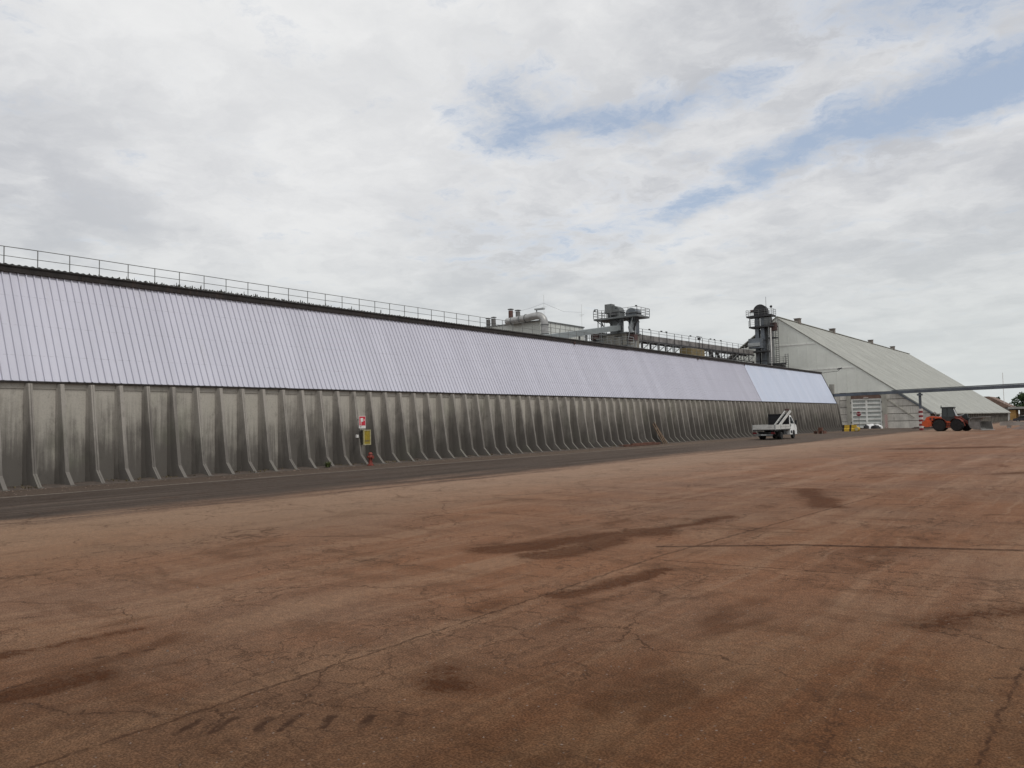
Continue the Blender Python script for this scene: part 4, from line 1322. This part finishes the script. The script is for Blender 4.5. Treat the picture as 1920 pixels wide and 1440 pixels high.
fbuild(MB().tube([(0.5, 0, 1.75), (1.75, 0, 2.0)], 0.08, 10), 'tilt_cylinder', 'steel_light')
fbuild(MB().bar((1.9, 0, 1.55), (2.75, 0, 1.35), 0.16, 0.14), 'tilt_link', 'loader_dark')
fbuild(MB().prism([(2.35, 0.62), (2.35, 1.45), (2.62, 1.5), (2.66, 0.55)], 'y', -0.75, 0.75), 'coupler', 'loader_dark')
# bucket: curved shell, side plates, cutting edge
prof = [(4.20, 0.16), (3.3, 0.20), (2.88, 0.42), (2.72, 0.85), (2.80, 1.36), (3.05, 1.60), (3.95, 1.68)]
inn = [(4.20, 0.20), (3.32, 0.26), (2.94, 0.46), (2.79, 0.85), (2.87, 1.32), (3.09, 1.54), (3.95, 1.62)]
bk = fbuild(MB().prism(prof + inn[::-1], 'y', -1.38, 1.38), 'bucket', 'bucket_steel')
for s in (-1, 1):
    fbuild(MB().prism([(4.1, 0.21), (3.32, 0.22), (2.92, 0.44), (2.77, 0.85), (2.80, 1.12), (3.95, 1.12)], 'y', s * 1.40 - 0.018, s * 1.40 + 0.018), 'side_plate', 'bucket_steel', bk)
fbuild(MB().box(4.05, 4.32, -1.40, 1.40, 0.12, 0.155), 'cutting_edge', 'steel_light', bk)

# ------------------------------------------------------------------ conveyor head tower at the shed
tw = root('elevator_tower', (-47.9, 133.0, 0), 'dark bucket elevator tower with round head and railed platforms against the gable', 'elevator tower')


def lattice_platform(parent, x0, x1, y0, y1, z, th, mt, rail=1.1, posts=True, rmt='rail_steel', sides='nsew', name='platform'):
    pf = MB().box(x0, x1, y0, y1, z - th, z).build(name, mt, parent)
    segs = {'s': ((x0, y0), (x1, y0)), 'n': ((x0, y1), (x1, y1)), 'w': ((x0, y0), (x0, y1)), 'e': ((x1, y0), (x1, y1))}
    for sd in sides:
        (ax, ay), (bx, by) = segs[sd]
        for hz in (rail, rail * 0.66, rail * 0.33):
            MB().bar((ax, ay, z + hz), (bx, by, z + hz), 0.045).build('handrail', rmt, pf)
        d = math.hypot(bx - ax, by - ay); nn = max(1, int(round(d / 1.2)))
        for i in range(nn + 1):
            f_ = i / nn
            MB().bar((ax + (bx - ax) * f_, ay + (by - ay) * f_, z), (ax + (bx - ax) * f_, ay + (by - ay) * f_, z + rail + 0.02), 0.05).build('rail_post', rmt, pf)
    return pf


# twin casing legs
for x in (-48.75, -47.75):
    MB().box(x - 0.33, x + 0.33, 132.6, 133.4, 0, 19.9).build('casing', 'steel_blue', tw)
    for z in (3, 6, 9, 12, 15.6, 17.8):
        MB().box(x - 0.40, x + 0.40, 132.53, 133.47, z, z + 0.10).build('casing_flange', 'steel_dark', tw)
MB().box(-48.40, -46.4, 133.45, 134.5, 0, 18.0).build('stair_shaft', 'steel_grey', tw)
# round head
hd = [(-49.15, 19.9), (-49.15, 20.6)]
for i in range(13):
    a = math.pi - math.pi * i / 12
    hd.append((-48.0 + 1.15 * math.cos(a), 20.7 + 1.22 * math.sin(a)))
hd += [(-46.85, 19.9)]
hdo = MB().prism(hd, 'y', 132.4, 133.6).build('head_housing', 'steel_dark', tw)
MB().prism([(x_ * 1.0, z_ + 0.0) for x_, z_ in [(-48.0 + 1.22 * math.cos(math.pi - math.pi * i / 12), 20.7 + 1.29 * math.sin(math.pi * i / 12)) for i in range(13)]], 'y', 132.32, 132.40).build('head_flange', 'steel_dark', hdo)
MB().tube([(-49.75, 132.7, 21.0), (-48.9, 132.7, 21.0)], 0.22, 10).build('motor', 'steel_rust', tw)
MB().box(-49.9, -48.8, 132.5, 132.9, 20.7, 20.82).build('motor_bracket', 'steel_dark', tw)
lattice_platform(tw, -50.3, -45.85, 131.9, 134.2, 20.05, 0.28, 'steel_dark', 1.0)
lattice_platform(tw, -49.9, -45.6, 131.9, 134.4, 18.15, 0.25, 'steel_dark', 1.0, sides='se')
MB().bar((-49.7, 132.0, 18.1), (-49.7, 132.0, 19.9), 0.14).build('column', 'steel_dark', tw)
MB().bar((-45.9, 132.0, 18.1), (-45.9, 132.0, 19.9), 0.14).build('column', 'steel_dark', tw)
MB().box(-47.3, -46.3, 132.3, 133.5, 18.2, 19.6).build('drive_unit', 'steel_grey', tw)
MB().box(-46.4, -45.4, 132.4, 133.4, 17.2, 18.6).build('chute', 'steel_rust', tw)
MB().tube([(-47.1, 133.0, 21.5), (-47.1, 133.0, 23.3)], 0.03, 6).build('lightning_rod', 'steel_dark', tw)
MB().lathe([(0.02, -0.28), (0.22, -0.1), (0.22, 0.1), (0.05, 0.2)], (-46.0, 132.4, 21.4), 'x', 10).build('spot_lamp', 'steel_dark', tw)
MB().box(-49.95, -47.6, 131.6, 132.5, 14.25, 16.0).build('transfer_box', 'steel_blue', tw)
MB().box(-49.95, -47.9, 131.3, 131.6, 14.6, 15.2).build('inspection_hood', 'steel_light', tw)
lattice_platform(tw, -50.2, -46.4, 131.0, 132.6, 13.75, 0.25, 'steel_dark', 1.0, sides='e')
MB().tube([(-46.0, 131.7, 0), (-46.0, 131.7, 17.6)], 0.11, 10).build('white_pipe', 'white_paint', tw)
MB().tube([(-46.5, 132.2, 8), (-46.5, 132.2, 18.0)], 0.09, 10).build('riser_pipe', 'steel_light', tw)
# caged ladders
for (x, z0, z1) in ((-45.2, 11.4, 18.4), (-43.7, 8.0, 13.0)):
    ld = MB().bar((x - 0.25, 132.5, z0), (x - 0.25, 132.5, z1), 0.06).build('ladder', 'steel_dark', tw)
    MB().bar((x + 0.25, 132.5, z0), (x + 0.25, 132.5, z1), 0.06).build('ladder_rail', 'steel_dark', ld)
    z = z0
    while z < z1:
        MB().bar((x - 0.25, 132.5, z), (x + 0.25, 132.5, z), 0.04).build('rung', 'steel_dark', ld)
        if int((z - z0) / 0.35) % 3 == 0:
            MB().tube([(x + 0.36 * math.cos(R(a)), 132.3 - 0.4 * math.sin(R(a)), z) for a in range(-20, 201, 44)], 0.02, 4).build('cage_hoop', 'steel_dark', ld)
        z += 0.35
lattice_platform(tw, -46.6, -44.0, 131.6, 133.2, 11.45, 0.25, 'steel_dark', 1.0, sides='se')
MB().box(-46.4, -44.2, 132.0, 133.4, 9.6, 11.1).build('hopper', 'steel_dark', tw)
lattice_platform(tw, -46.5, -45.2, 131.9, 133.0, 16.0, 0.2, 'steel_dark', 1.0, sides='s')

# ------------------------------------------------------------------ conveyor gallery between the two towers
cv = root('conveyor_gallery', (-49.5, 111.0, 0), 'enclosed conveyor gallery on a steel truss running above the hall roof', 'conveyor')
ya, yb = 88.6, 131.2


def cz(y):
    return 13.45 + (y - ya) / (yb - ya) * 0.4


nb = 18
for i in range(nb):
    y0 = ya + (yb - ya) * i / nb; y1 = ya + (yb - ya) * (i + 1) / nb
    MB().prism([(y0 + 0.02, cz(y0) - 0.72), (y1 - 0.02, cz(y1) - 0.72), (y1 - 0.02, cz(y1)), (y0 + 0.02, cz(y0))], 'x', -50.3, -48.9).build('side_panel', 'gallery_side', cv)
    MB().bar((-48.86, y0, cz(y0) - 0.9), (-48.86, y0, cz(y0) + 0.75), 0.06).build('stanchion', 'steel_dark', cv)
    MB().bar((-48.9, y0, cz(y0) - 0.85), (-48.9, y0, cz(y0) - 1.95), 0.11).build('truss_post', 'steel_dark', cv)
    MB().bar((-48.9, y0, cz(y0) - 1.95), (-48.9, y1, cz(y1) - 0.85), 0.09).build('truss_brace', 'steel_grey', cv)
    MB().bar((-50.3, y0, cz(y0) - 0.85), (-50.3, y0, cz(y0) - 1.95), 0.11).build('truss_post', 'steel_dark', cv)
for x in (-50.3, -48.9):
    MB().bar((x, ya, cz(ya) - 0.82), (x, yb, cz(yb) - 0.82), 0.2, 0.2).build('upper_chord', 'steel_dark', cv)
    MB().bar((x, ya, cz(ya) - 1.98), (x, yb, cz(yb) - 1.98), 0.14, 0.14).build('lower_chord', 'steel_dark', cv)
for hz in (0.4, 0.75):
    MB().bar((-48.86, ya, cz(ya) + hz), (-48.86, yb, cz(yb) + hz), 0.04).build('handrail', 'rail_steel', cv)
for y in (93.0, 96.5, 98.0, 105.8, 113.0, 114.5, 117.0):
    MB().box(-49.0, -48.8, y - 0.12, y + 0.12, cz(y) + 0.75, cz(y) + 0.92).build('lamp', 'steel_dark', cv)
for y in (118.5, 131.0):
    for x in (-50.2, -49.0):
        MB().bar((x, y, 0), (x, y, cz(y) - 1.9), 0.28).build('support_leg', 'steel_dark', cv)
MB().bar((-48.95, 115.0, cz(115) - 0.9), (-48.95, 119.0, 9.5), 0.35, 0.3).build('discharge_chute', 'steel_dark', cv)
MB().bar((-48.95, 112.8, cz(113) - 0.9), (-48.95, 114.6, 10.2), 0.45, 0.3).build('discharge_chute', 'steel_dark', cv)
lm = root('lamp_mast', (-48.6, 108.4, 12.6), 'small lamp mast with crossbar standing on the conveyor gallery', 'lamp mast')
MB().bar((-48.7, 108.4, 12.6), (-48.7, 108.4, 14.55), 0.07).build('pole', 'steel_dark', lm)
MB().bar((-48.7, 107.5, 14.5), (-48.7, 109.4, 14.5), 0.09).build('crossbar', 'steel_dark', lm)
MB().box(-48.85, -48.55, 108.1, 108.6, 14.05, 14.35).build('lamp_head', 'steel_dark', lm)

# lower walkway railings and ochre container on the hall roof side
MB().cbox(-42.5, -40.9, 88.6, 92.6, 8.0, 10.95, 0.05).build('ochre_bin', 'ochre', label='ochre coloured bin standing behind the roof edge', cat='bin')

# ------------------------------------------------------------------ twin elevator station
stn = root('elevator_station', (-49.7, 87.5, 0), 'twin headed bucket elevator station on a square concrete block with railed platform', 'elevator station')
blk = MB().box(-52.0, -48.3, 85.6, 89.0, 0, 13.2).build('concrete_block', 'station_concrete', stn)
MB().box(-52.2, -48.1, 85.4, 89.2, 13.2, 13.36).build('roof_slab', 'steel_grey', blk)
MB().bar((-50.0, 85.56, 11.2), (-50.0, 85.56, 12.9), 0.08).build('door_frame', 'steel_dark', blk)
MB().bar((-48.9, 85.56, 11.2), (-48.9, 85.56, 12.9), 0.08).build('door_frame', 'steel_dark', blk)
MB().bar((-50.0, 85.56, 12.9), (-48.9, 85.56, 12.9), 0.08).build('door_frame', 'steel_dark', blk)
for (x0, x1, y0, y1, ztop, mt) in ((-51.35, -49.55, 86.2, 87.6, 17.0, 'steel_grey'), (-48.95, -47.5, 86.8, 88.2, 16.55, 'steel_blue')):
    xc, rr = (x0 + x1) / 2, (x1 - x0) / 2
    pr = [(x0, 15.2), (x0, ztop - rr * 0.9)]
    for i in range(9):
        a = math.pi - math.pi * i / 8
        pr.append((xc + rr * math.cos(a), ztop - rr * 0.9 + rr * 0.9 * math.sin(a)))
    pr += [(x1, 15.2)]
    hd_ = MB().prism(pr, 'y', y0, y1).build('head_housing', mt, stn)
    MB().box(x0 - 0.06, x1 + 0.06, y0 - 0.05, y1 + 0.05, ztop - rr * 0.95 - 0.06, ztop - rr * 0.95 + 0.06).build('head_flange', 'steel_dark', hd_)
    MB().box(x0 + 0.25, x1 - 0.2, y0 + 0.2, y1 - 0.2, 13.3, 15.2).build('casing', mt, stn)
MB().box(-51.6, -50.6, 86.0, 86.9, 16.05, 17.25).build('hood_box', 'steel_grey', stn)
lattice_platform(stn, -52.9, -46.5, 85.3, 88.6, 15.4, 0.22, 'steel_grey', 1.0)
for (x, xx) in ((-47.0, -47.7), (-46.7, -47.7), (-52.2, -51.4)):
    MB().bar((x, 86.0, 15.2), (xx, 86.2, 13.2), 0.10).build('brace', 'steel_dark', stn)
MB().tube([(-49.3, 86.4, 15.2), (-49.6, 86.3, 14.5), (-50.0, 86.2, 13.6)], 0.3, 10).build('spout', 'steel_light', stn)
MB().tube([(-47.9, 86.6, 14.6), (-48.0, 86.3, 14.0), (-47.8, 86.2, 13.2)], 0.35, 10).build('spout', 'steel_light', stn)
MB().bar((-52.3, 85.4, 13.3), (-52.3, 85.4, 16.6), 0.08).build('davit_post', 'steel_dark', stn)
MB().bar((-52.3, 85.4, 16.6), (-52.8, 85.4, 16.65), 0.08).build('davit_arm', 'steel_dark', stn)
for i in range(6):
    x = -49.7 + i * 0.14
    MB().bar((x, 86.0, 13.4), (x + 0.05, 86.0, 15.1), 0.035).build('stair_rod', 'steel_dark', stn)
lattice_platform(stn, -55.0, -52.1, 85.2, 87.0, 12.6, 0.3, 'steel_dark', 1.0, sides='sew')
MB().box(-53.6, -52.05, 85.6, 87.4, 12.7, 13.6).build('drive_box', 'steel_rust', stn)
for i in range(4):
    MB().bar((-54.8 + i * 0.75, 85.3, 12.3), (-54.3 + i * 0.75, 85.3, 11.2), 0.08).build('brace', 'steel_dark', stn)
# railed landings on the near side of the block
lattice_platform(stn, -51.8, -47.2, 83.9, 85.5, 11.55, 0.2, 'steel_grey', 1.0, sides='sew', rmt='steel_light')

for (a_, b_2, r_) in (((-49.3, 86.1, 13.4), (-49.3, 86.1, 15.3), 0.07), ((-49.05, 86.3, 13.4), (-49.05, 86.3, 15.3), 0.05), ((-51.9, 85.5, 11.6), (-51.9, 85.5, 15.3), 0.06),
                      ((-47.4, 86.4, 11.4), (-47.4, 86.4, 15.3), 0.08), ((-48.2, 85.5, 11.6), (-47.3, 85.6, 15.2), 0.05)):
    MB().tube([a_, b_2], r_, 8).build('pipe', 'steel_light', stn)
for i in range(5):
    MB().bar((-52.6 + i * 1.35, 85.6, 15.15), (-52.1 + i * 1.35, 86.3, 14.5), 0.07).build('gusset', 'steel_dark', stn)
ld = MB().bar((-51.75, 85.45, 12.6), (-51.75, 85.45, 16.3), 0.05).build('ladder', 'steel_dark', stn)
MB().bar((-51.35, 85.45, 12.6), (-51.35, 85.45, 16.3), 0.05).build('ladder_rail', 'steel_dark', ld)
for i in range(12):
    MB().bar((-51.75, 85.45, 12.7 + i * 0.3), (-51.35, 85.45, 12.7 + i * 0.3), 0.035).build('rung', 'steel_dark', ld)
MB().box(-48.2, -47.2, 85.7, 86.6, 12.2, 13.0).build('motor_house', 'steel_rust', stn)
MB().lathe([(0.02, -0.5), (0.3, -0.42), (0.3, 0.42), (0.02, 0.5)], (-50.4, 86.0, 15.75), 'x', 12).build('gear_motor', 'steel_dark', stn)
for x in (-52.7, -49.5, -46.6):
    MB().box(x - 0.1, x + 0.1, 85.2, 85.4, 16.4, 16.55).build('lamp', 'steel_dark', stn)

# inclined conveyor bridge
ib = root('inclined_conveyor', (-46.0, 71.0, 0), 'plain grey inclined conveyor bridge climbing to the twin headed station', 'conveyor')
A_ = Vector((-43.2, 55.5, 9.45)); B2 = Vector((-49.6, 85.4, 13.95))
for i in range(7):
    a = A_.lerp(B2, i / 7); b_ = A_.lerp(B2, (i + 0.995) / 7)
    MB().bar(a, b_, 1.2, 0.62).build('bridge_section', 'bridge_green', ib)
for f_ in (0.25, 0.6):
    p_ = A_.lerp(B2, f_)
    for s in (-0.45, 0.45):
        MB().bar((p_.x + s, p_.y, 0), (p_.x + s, p_.y, p_.z - 0.3), 0.16).build('support_leg', 'steel_grey', ib)

# ------------------------------------------------------------------ white process building
wb = root('process_building', (-56, 74, 0), 'white clad process building rising behind the hall roof', 'building')
MB().box(-64, -50.45, 70.0, 79.0, 0, 13.5).build('wall', 'white_cladding', wb)
MB().box(-64.1, -50.35, 69.9, 79.1, 13.5, 13.62).build('parapet_cap', 'steel_grey', wb)
for i in range(1, 9):
    MB().box(-50.45, -50.42, 70.0 + i - 0.03, 70.0 + i + 0.03, 3, 13.48).build('panel_joint', 'plaster_grey', wb)
for i in range(1, 9):
    MB().box(-50.45 - i * 1.5 - 0.02, -50.45 - i * 1.5 + 0.02, 69.97, 70.0, 3, 13.48).build('panel_joint', 'white_cladding', wb)


def stack(x, y, z0, z1, r, mt, label):
    s_ = root('flue_stack', (x, y, z0), label, 'chimney', 'flue stacks on the process building')
    MB().tube([(x, y, z0), (x, y, z1)], r, 12).build('pipe', mt, s_, smooth=True)
    MB().lathe([(r * 1.08, 0), (r * 1.08, 0.06)], (x, y, z0 + (z1 - z0) * 0.45), n=12).build('band', mt, s_)
    for a in (0, 2.1, 4.2):
        MB().bar((x + r * 0.8 * math.cos(a), y + r * 0.8 * math.sin(a), z1), (x + r * 0.8 * math.cos(a), y + r * 0.8 * math.sin(a), z1 + 0.14), 0.03).build('cap_strut', 'steel_dark', s_)
    MB().lathe([(r * 1.45, 0), (r * 1.3, 0.05), (0.02, 0.12)], (x, y, z1 + 0.14), n=12).build('rain_cap', 'stack_grey', s_)


stack(-58.55, 70.6, 13.5, 14.5, 0.25, 'stack_grey', 'short grey flue stack farthest from the curved duct')
stack(-57.7, 70.6, 13.5, 14.55, 0.25, 'stack_grey', 'short grey flue stack standing next to the farthest one from the duct')
stack(-54.95, 70.4, 12.6, 15.2, 0.27, 'stack_brown', 'tall rusty brown flue stack where the curved duct begins')
stack(-54.05, 70.6, 13.5, 15.0, 0.27, 'stack_grey', 'dark grey flue stack right beside the rusty brown one')
dp = root('curved_duct', (-51, 69.3, 0), 'fat pale metal duct bending down the corner of the white building', 'duct')
path = [Vector((-54.7, 69.35, 13.75)), Vector((-53.0, 69.3, 13.82)), Vector((-51.6, 69.3, 13.92)), Vector((-50.6, 69.3, 14.02))]
cen = Vector((-50.35, 69.3, 13.05))
for i in range(1, 8):
    a = R(90 - 90 * i / 7)
    path.append(cen + Vector((1.0 * math.cos(a), 0, 0.97 * math.sin(a))))
path += [Vector((-49.35, 69.3, 11.8)), Vector((-49.35, 69.3, 4.0))]
MB().tube(path, 0.42, 16).build('pipe', 'duct_metal', dp, smooth=True)
for p_, ax in (((-53.9, 69.33, 13.78), 'x'), ((-52.7, 69.3, 13.84), 'x'), ((-51.9, 69.3, 13.9), 'x'), ((-49.35, 69.3, 12.9), 'z'), ((-49.35, 69.3, 11.9), 'z')):
    MB().lathe([(0.47, -0.05), (0.47, 0.05)], p_, ax, 16).build('flange', 'steel_grey', dp)
MB().bar((-50.6, 69.3, 14.75), (-49.4, 69.3, 14.72), 0.35, 0.16).build('access_hatch', 'steel_light', dp)
MB().bar((-50.4, 69.3, 14.40), (-50.4, 69.3, 14.7), 0.1).build('hatch_leg', 'steel_light', dp)


def mast(x, y, z0, z1, label):
    s_ = root('antenna_mast', (x, y, z0), label, 'mast', 'thin masts on the process building')
    MB().tube([(x, y, z0), (x, y, z1)], 0.016, 6).build('pole', 'white_cladding', s_)
    for zc, l_ in ((z0 + (z1 - z0) * 0.55, 0.35), (z0 + (z1 - z0) * 0.5, 0.2)):
        MB().bar((x - l_, y, zc), (x + l_, y, zc), 0.025).build('crossarm', 'white_cladding', s_)


mast(-50.6, 71.0, 13.5, 16.6, 'thin antenna mast rising by the bend of the curved duct')
mast(-50.55, 78.8, 13.5, 16.4, 'thin antenna mast on the far corner of the white building')
MB().tube([(-50.6, 71.0, 15.65), (-52.6, 70.9, 15.25), (-54.9, 70.7, 15.0)], 0.012, 4).build('aerial_wire', 'steel_light', label='sagging aerial wire from the duct mast to the brown stack', cat='wire')
MB().tube([(-50.6, 71.0, 15.65), (-50.6, 75.0, 15.1), (-50.55, 78.8, 15.4)], 0.012, 4).build('aerial_wire', 'steel_light', label='sagging aerial wire between the two thin antenna masts', cat='wire')

# ------------------------------------------------------------------ right background
hs = root('tiled_house', (-36, 300, 0), 'low building with terracotta tiled roof showing past the shed', 'house')
MB().box(-44, -26.5, 290, 306, 0, 4.2).build('wall', 'plaster_grey', hs)
MB().prism([(-45, 3.9), (-25.3, 3.9), (-31.5, 7.6), (-38.5, 7.6)], 'y', 289.4, 306.6).build('roof', 'terracotta', hs)
oh = root('ochre_house', (-23.5, 279, 0), 'small ochre yellow building beyond the far shed corner', 'house')
MB().box(-24.85, -23.3, 276, 284, 0, 3.0).build('wall', 'ochre_wall', oh)
MB().box(-25.2, -12.0, 275.0, 286, 3.3, 3.95).build('roof', 'plaster_grey', oh)
MB().box(-25.0, -23.0, 275.6, 284, 3.0, 3.29).build('eave', 'black_paint', oh)
for x in (-19.5, -15.5, -12.3):
    MB().box(x - 0.2, x + 0.2, 275.6, 276.0, 0, 3.29).build('column', 'white_paint', oh)
MB().box(-22.9, -12.2, 283, 283.3, 0, 3.29).build('rear_wall', 'plaster_grey', oh)
lw = root('low_wall', (-4, 126, 0), 'low weathered concrete wall on short feet behind the bucket', 'wall')
for k in range(7):
    x = -12.55 + k * 3.0
    pc = MB().box(x, x + 2.96, 125.6, 126.1, 0.34, 0.86 + 0.03 * (k % 2)).build('wall_block', 'low_concrete', lw)
    MB().box(x + 0.8, x + 1.3, 125.65, 126.05, 0, 0.34).build('foot', 'low_concrete', pc)
    MB().box(x + 2.3, x + 2.9, 125.65, 126.05, 0, 0.34).build('foot', 'low_concrete', pc)
mb = MB(); NU, NV = 40, 16
for j in range(NV + 1):
    for i in range(NU):
        th = 2 * math.pi * i / NU; rr = j / NV
        x = -4.2 + math.cos(th) * rr * 6.2; y = 116 + math.sin(th) * rr * 4.5
        h = 1.5 * (1 - rr) ** 0.8 + 0.16 * noise.noise((x * 0.8, y * 0.8, 2)) * (1 - rr)
        mb.v.append((x, y, max(h, 0) - 0.005 * (j == NV)))
for j in range(NV):
    for i in range(NU):
        a = j * NU + i; b_ = j * NU + (i + 1) % NU
        mb.f.append((a, b_, b_ + NU, a + NU))
mb.build('gravel_heap', 'gravel_heap', smooth=True, label='low brown gravel heap in front of the low concrete wall', cat='heap', kind='stuff')
# parked car far right
pcv = root('parked_car', (-15.2, 200, 0), 'dark parked car with pale roof far behind the low wall', 'car')
MB().prism([(-17.4, 0.35), (-17.45, 0.85), (-16.6, 0.95), (-16.1, 1.45), (-14.4, 1.47), (-13.7, 0.98), (-13.1, 0.85), (-13.1, 0.35)], 'y', 199.2, 200.9).build('body', 'car_dark', pcv)
MB().box(-16.0, -14.5, 199.3, 200.8, 1.475, 1.50).build('roof_panel', 'white_paint', pcv)
MB().prism([(-16.45, 0.98), (-16.02, 1.40), (-14.5, 1.41), (-13.95, 0.98)], 'y', 199.185, 199.198).build('side_window', 'dark_glass', pcv)
for x in (-16.5, -14.0):
    t_ = MB().lathe([(0.32, -0.1), (0.32, 0.1)], (x, 199.25, 0.32), 'y', 16).build('wheel', 'rubber', pcv)
    MB().lathe([(0.2, -0.11), (0.2, -0.101)], (x, 199.25, 0.32), 'y', 12).build('rim', 'rim_metal', t_)
MB().tube([(-27.5, 290, 0), (-27.5, 290, 15)], 0.10, 6).build('white_pole', 'white_paint', label='thin white pole standing beside the tiled house', cat='pole')


def tree(x, y, h, r, label, mt='leaf', seed=1, n=2600, ls=0.32, flat=1.0):
    rnd = random.Random(seed)
    tr = root('tree', (x, y, 0), label, 'tree', 'trees beyond the yard')
    tk_ = MB()
    tk_.tube([(x, y, -0.2), (x + 0.15, y, h * 0.3), (x - 0.1, y + 0.1, h * 0.6), (x, y, h * 0.85)], [h * 0.035, h * 0.027, h * 0.018, h * 0.006], 8)
    cl = []
    for i in range(15):
        a = rnd.uniform(0, 6.28); zz_ = h * rnd.uniform(0.42, 0.95)
        rr = r * rnd.uniform(0.25, 0.95) * math.sin(max(0.15, min(1, (1.04 - zz_ / h) * 2.2)) * math.pi / 2)
        e = Vector((x + rr * math.cos(a), y + rr * math.sin(a), zz_))
        cl.append((e, r * rnd.uniform(0.26, 0.45)))
        tk_.tube([(x, y, zz_ * 0.62), (x + rr * 0.5 * math.cos(a), y + rr * 0.5 * math.sin(a), zz_ * 0.82), tuple(e)], [h * 0.012, h * 0.008, h * 0.003], 5)
    tk_.build('trunk', 'bark', tr)
    mb = MB()
    for i in range(n):
        c_, cr_ = cl[rnd.randrange(len(cl))]
        d = Vector((rnd.gauss(0, 1), rnd.gauss(0, 1), rnd.gauss(0, 0.75))).normalized() * cr_ * (rnd.random() ** 0.45)
        p_ = c_ + d
        u = Vector((rnd.gauss(0, 1), rnd.gauss(0, 1), rnd.gauss(0, 1))).normalized()
        v_ = u.cross(Vector((rnd.gauss(0, 1), rnd.gauss(0, 1), rnd.gauss(0, 1)))).normalized()
        s1, s2 = ls * rnd.uniform(0.6, 1.2), ls * rnd.uniform(0.35, 0.7)
        mb.quad(p_ - u * s1, p_ + v_ * s2, p_ + u * s1, p_ - v_ * s2)
    me = mb.mesh('crown', fix=False)
    place('crown', me, mt, tr)


tree(-22.5, 300, 8.2, 3.6, 'broad green tree behind the grey flat roof', seed=3)
tree(-18.5, 296, 9.0, 4.2, 'tall green tree beside the broad one behind the flat roof', 'leaf_dark', seed=5)
tree(-13.0, 302, 8.0, 4.0, 'dark rounded tree farthest from the tiled house', 'leaf_dark', seed=8)
tree(-26.6, 312, 7.6, 1.3, 'thin sparse sapling rising behind the tiled roof slope', seed=11, n=260, ls=0.3)
tree(-32.0, 314, 8.6, 1.8, 'low dark treetop peeping over the tiled roof ridge', 'leaf_dark', seed=13, n=500)

# ------------------------------------------------------------------ loose stones on the yard
mb = MB()
rs_ = random.Random(21)
for i in range(900):
    d = 3.5 + 24 * rs_.random() ** 1.6
    a = R(-38 + rs_.uniform(-42, 42))
    x, y = d * math.sin(a), d * math.cos(a)
    s = rs_.uniform(0.003, 0.009) * (2.0 if rs_.random() < 0.04 else 1)
    vs = []
    base_n = len(mb.v)
    for k in range(5):
        th = 2 * math.pi * k / 5 + rs_.random()
        vs.append((x + s * math.cos(th) * rs_.uniform(0.7, 1.2), y + s * math.sin(th) * rs_.uniform(0.7, 1.2), 0.0))
    mb.v += vs + [(x, y, s * rs_.uniform(0.6, 1.0))]
    for k in range(5):
        mb.f.append((base_n + k, base_n + (k + 1) % 5, base_n + 5))
mb.build('loose_stones', 'stone_dust', kind='stuff', label='small loose stones scattered over the red brown yard', cat='stones')
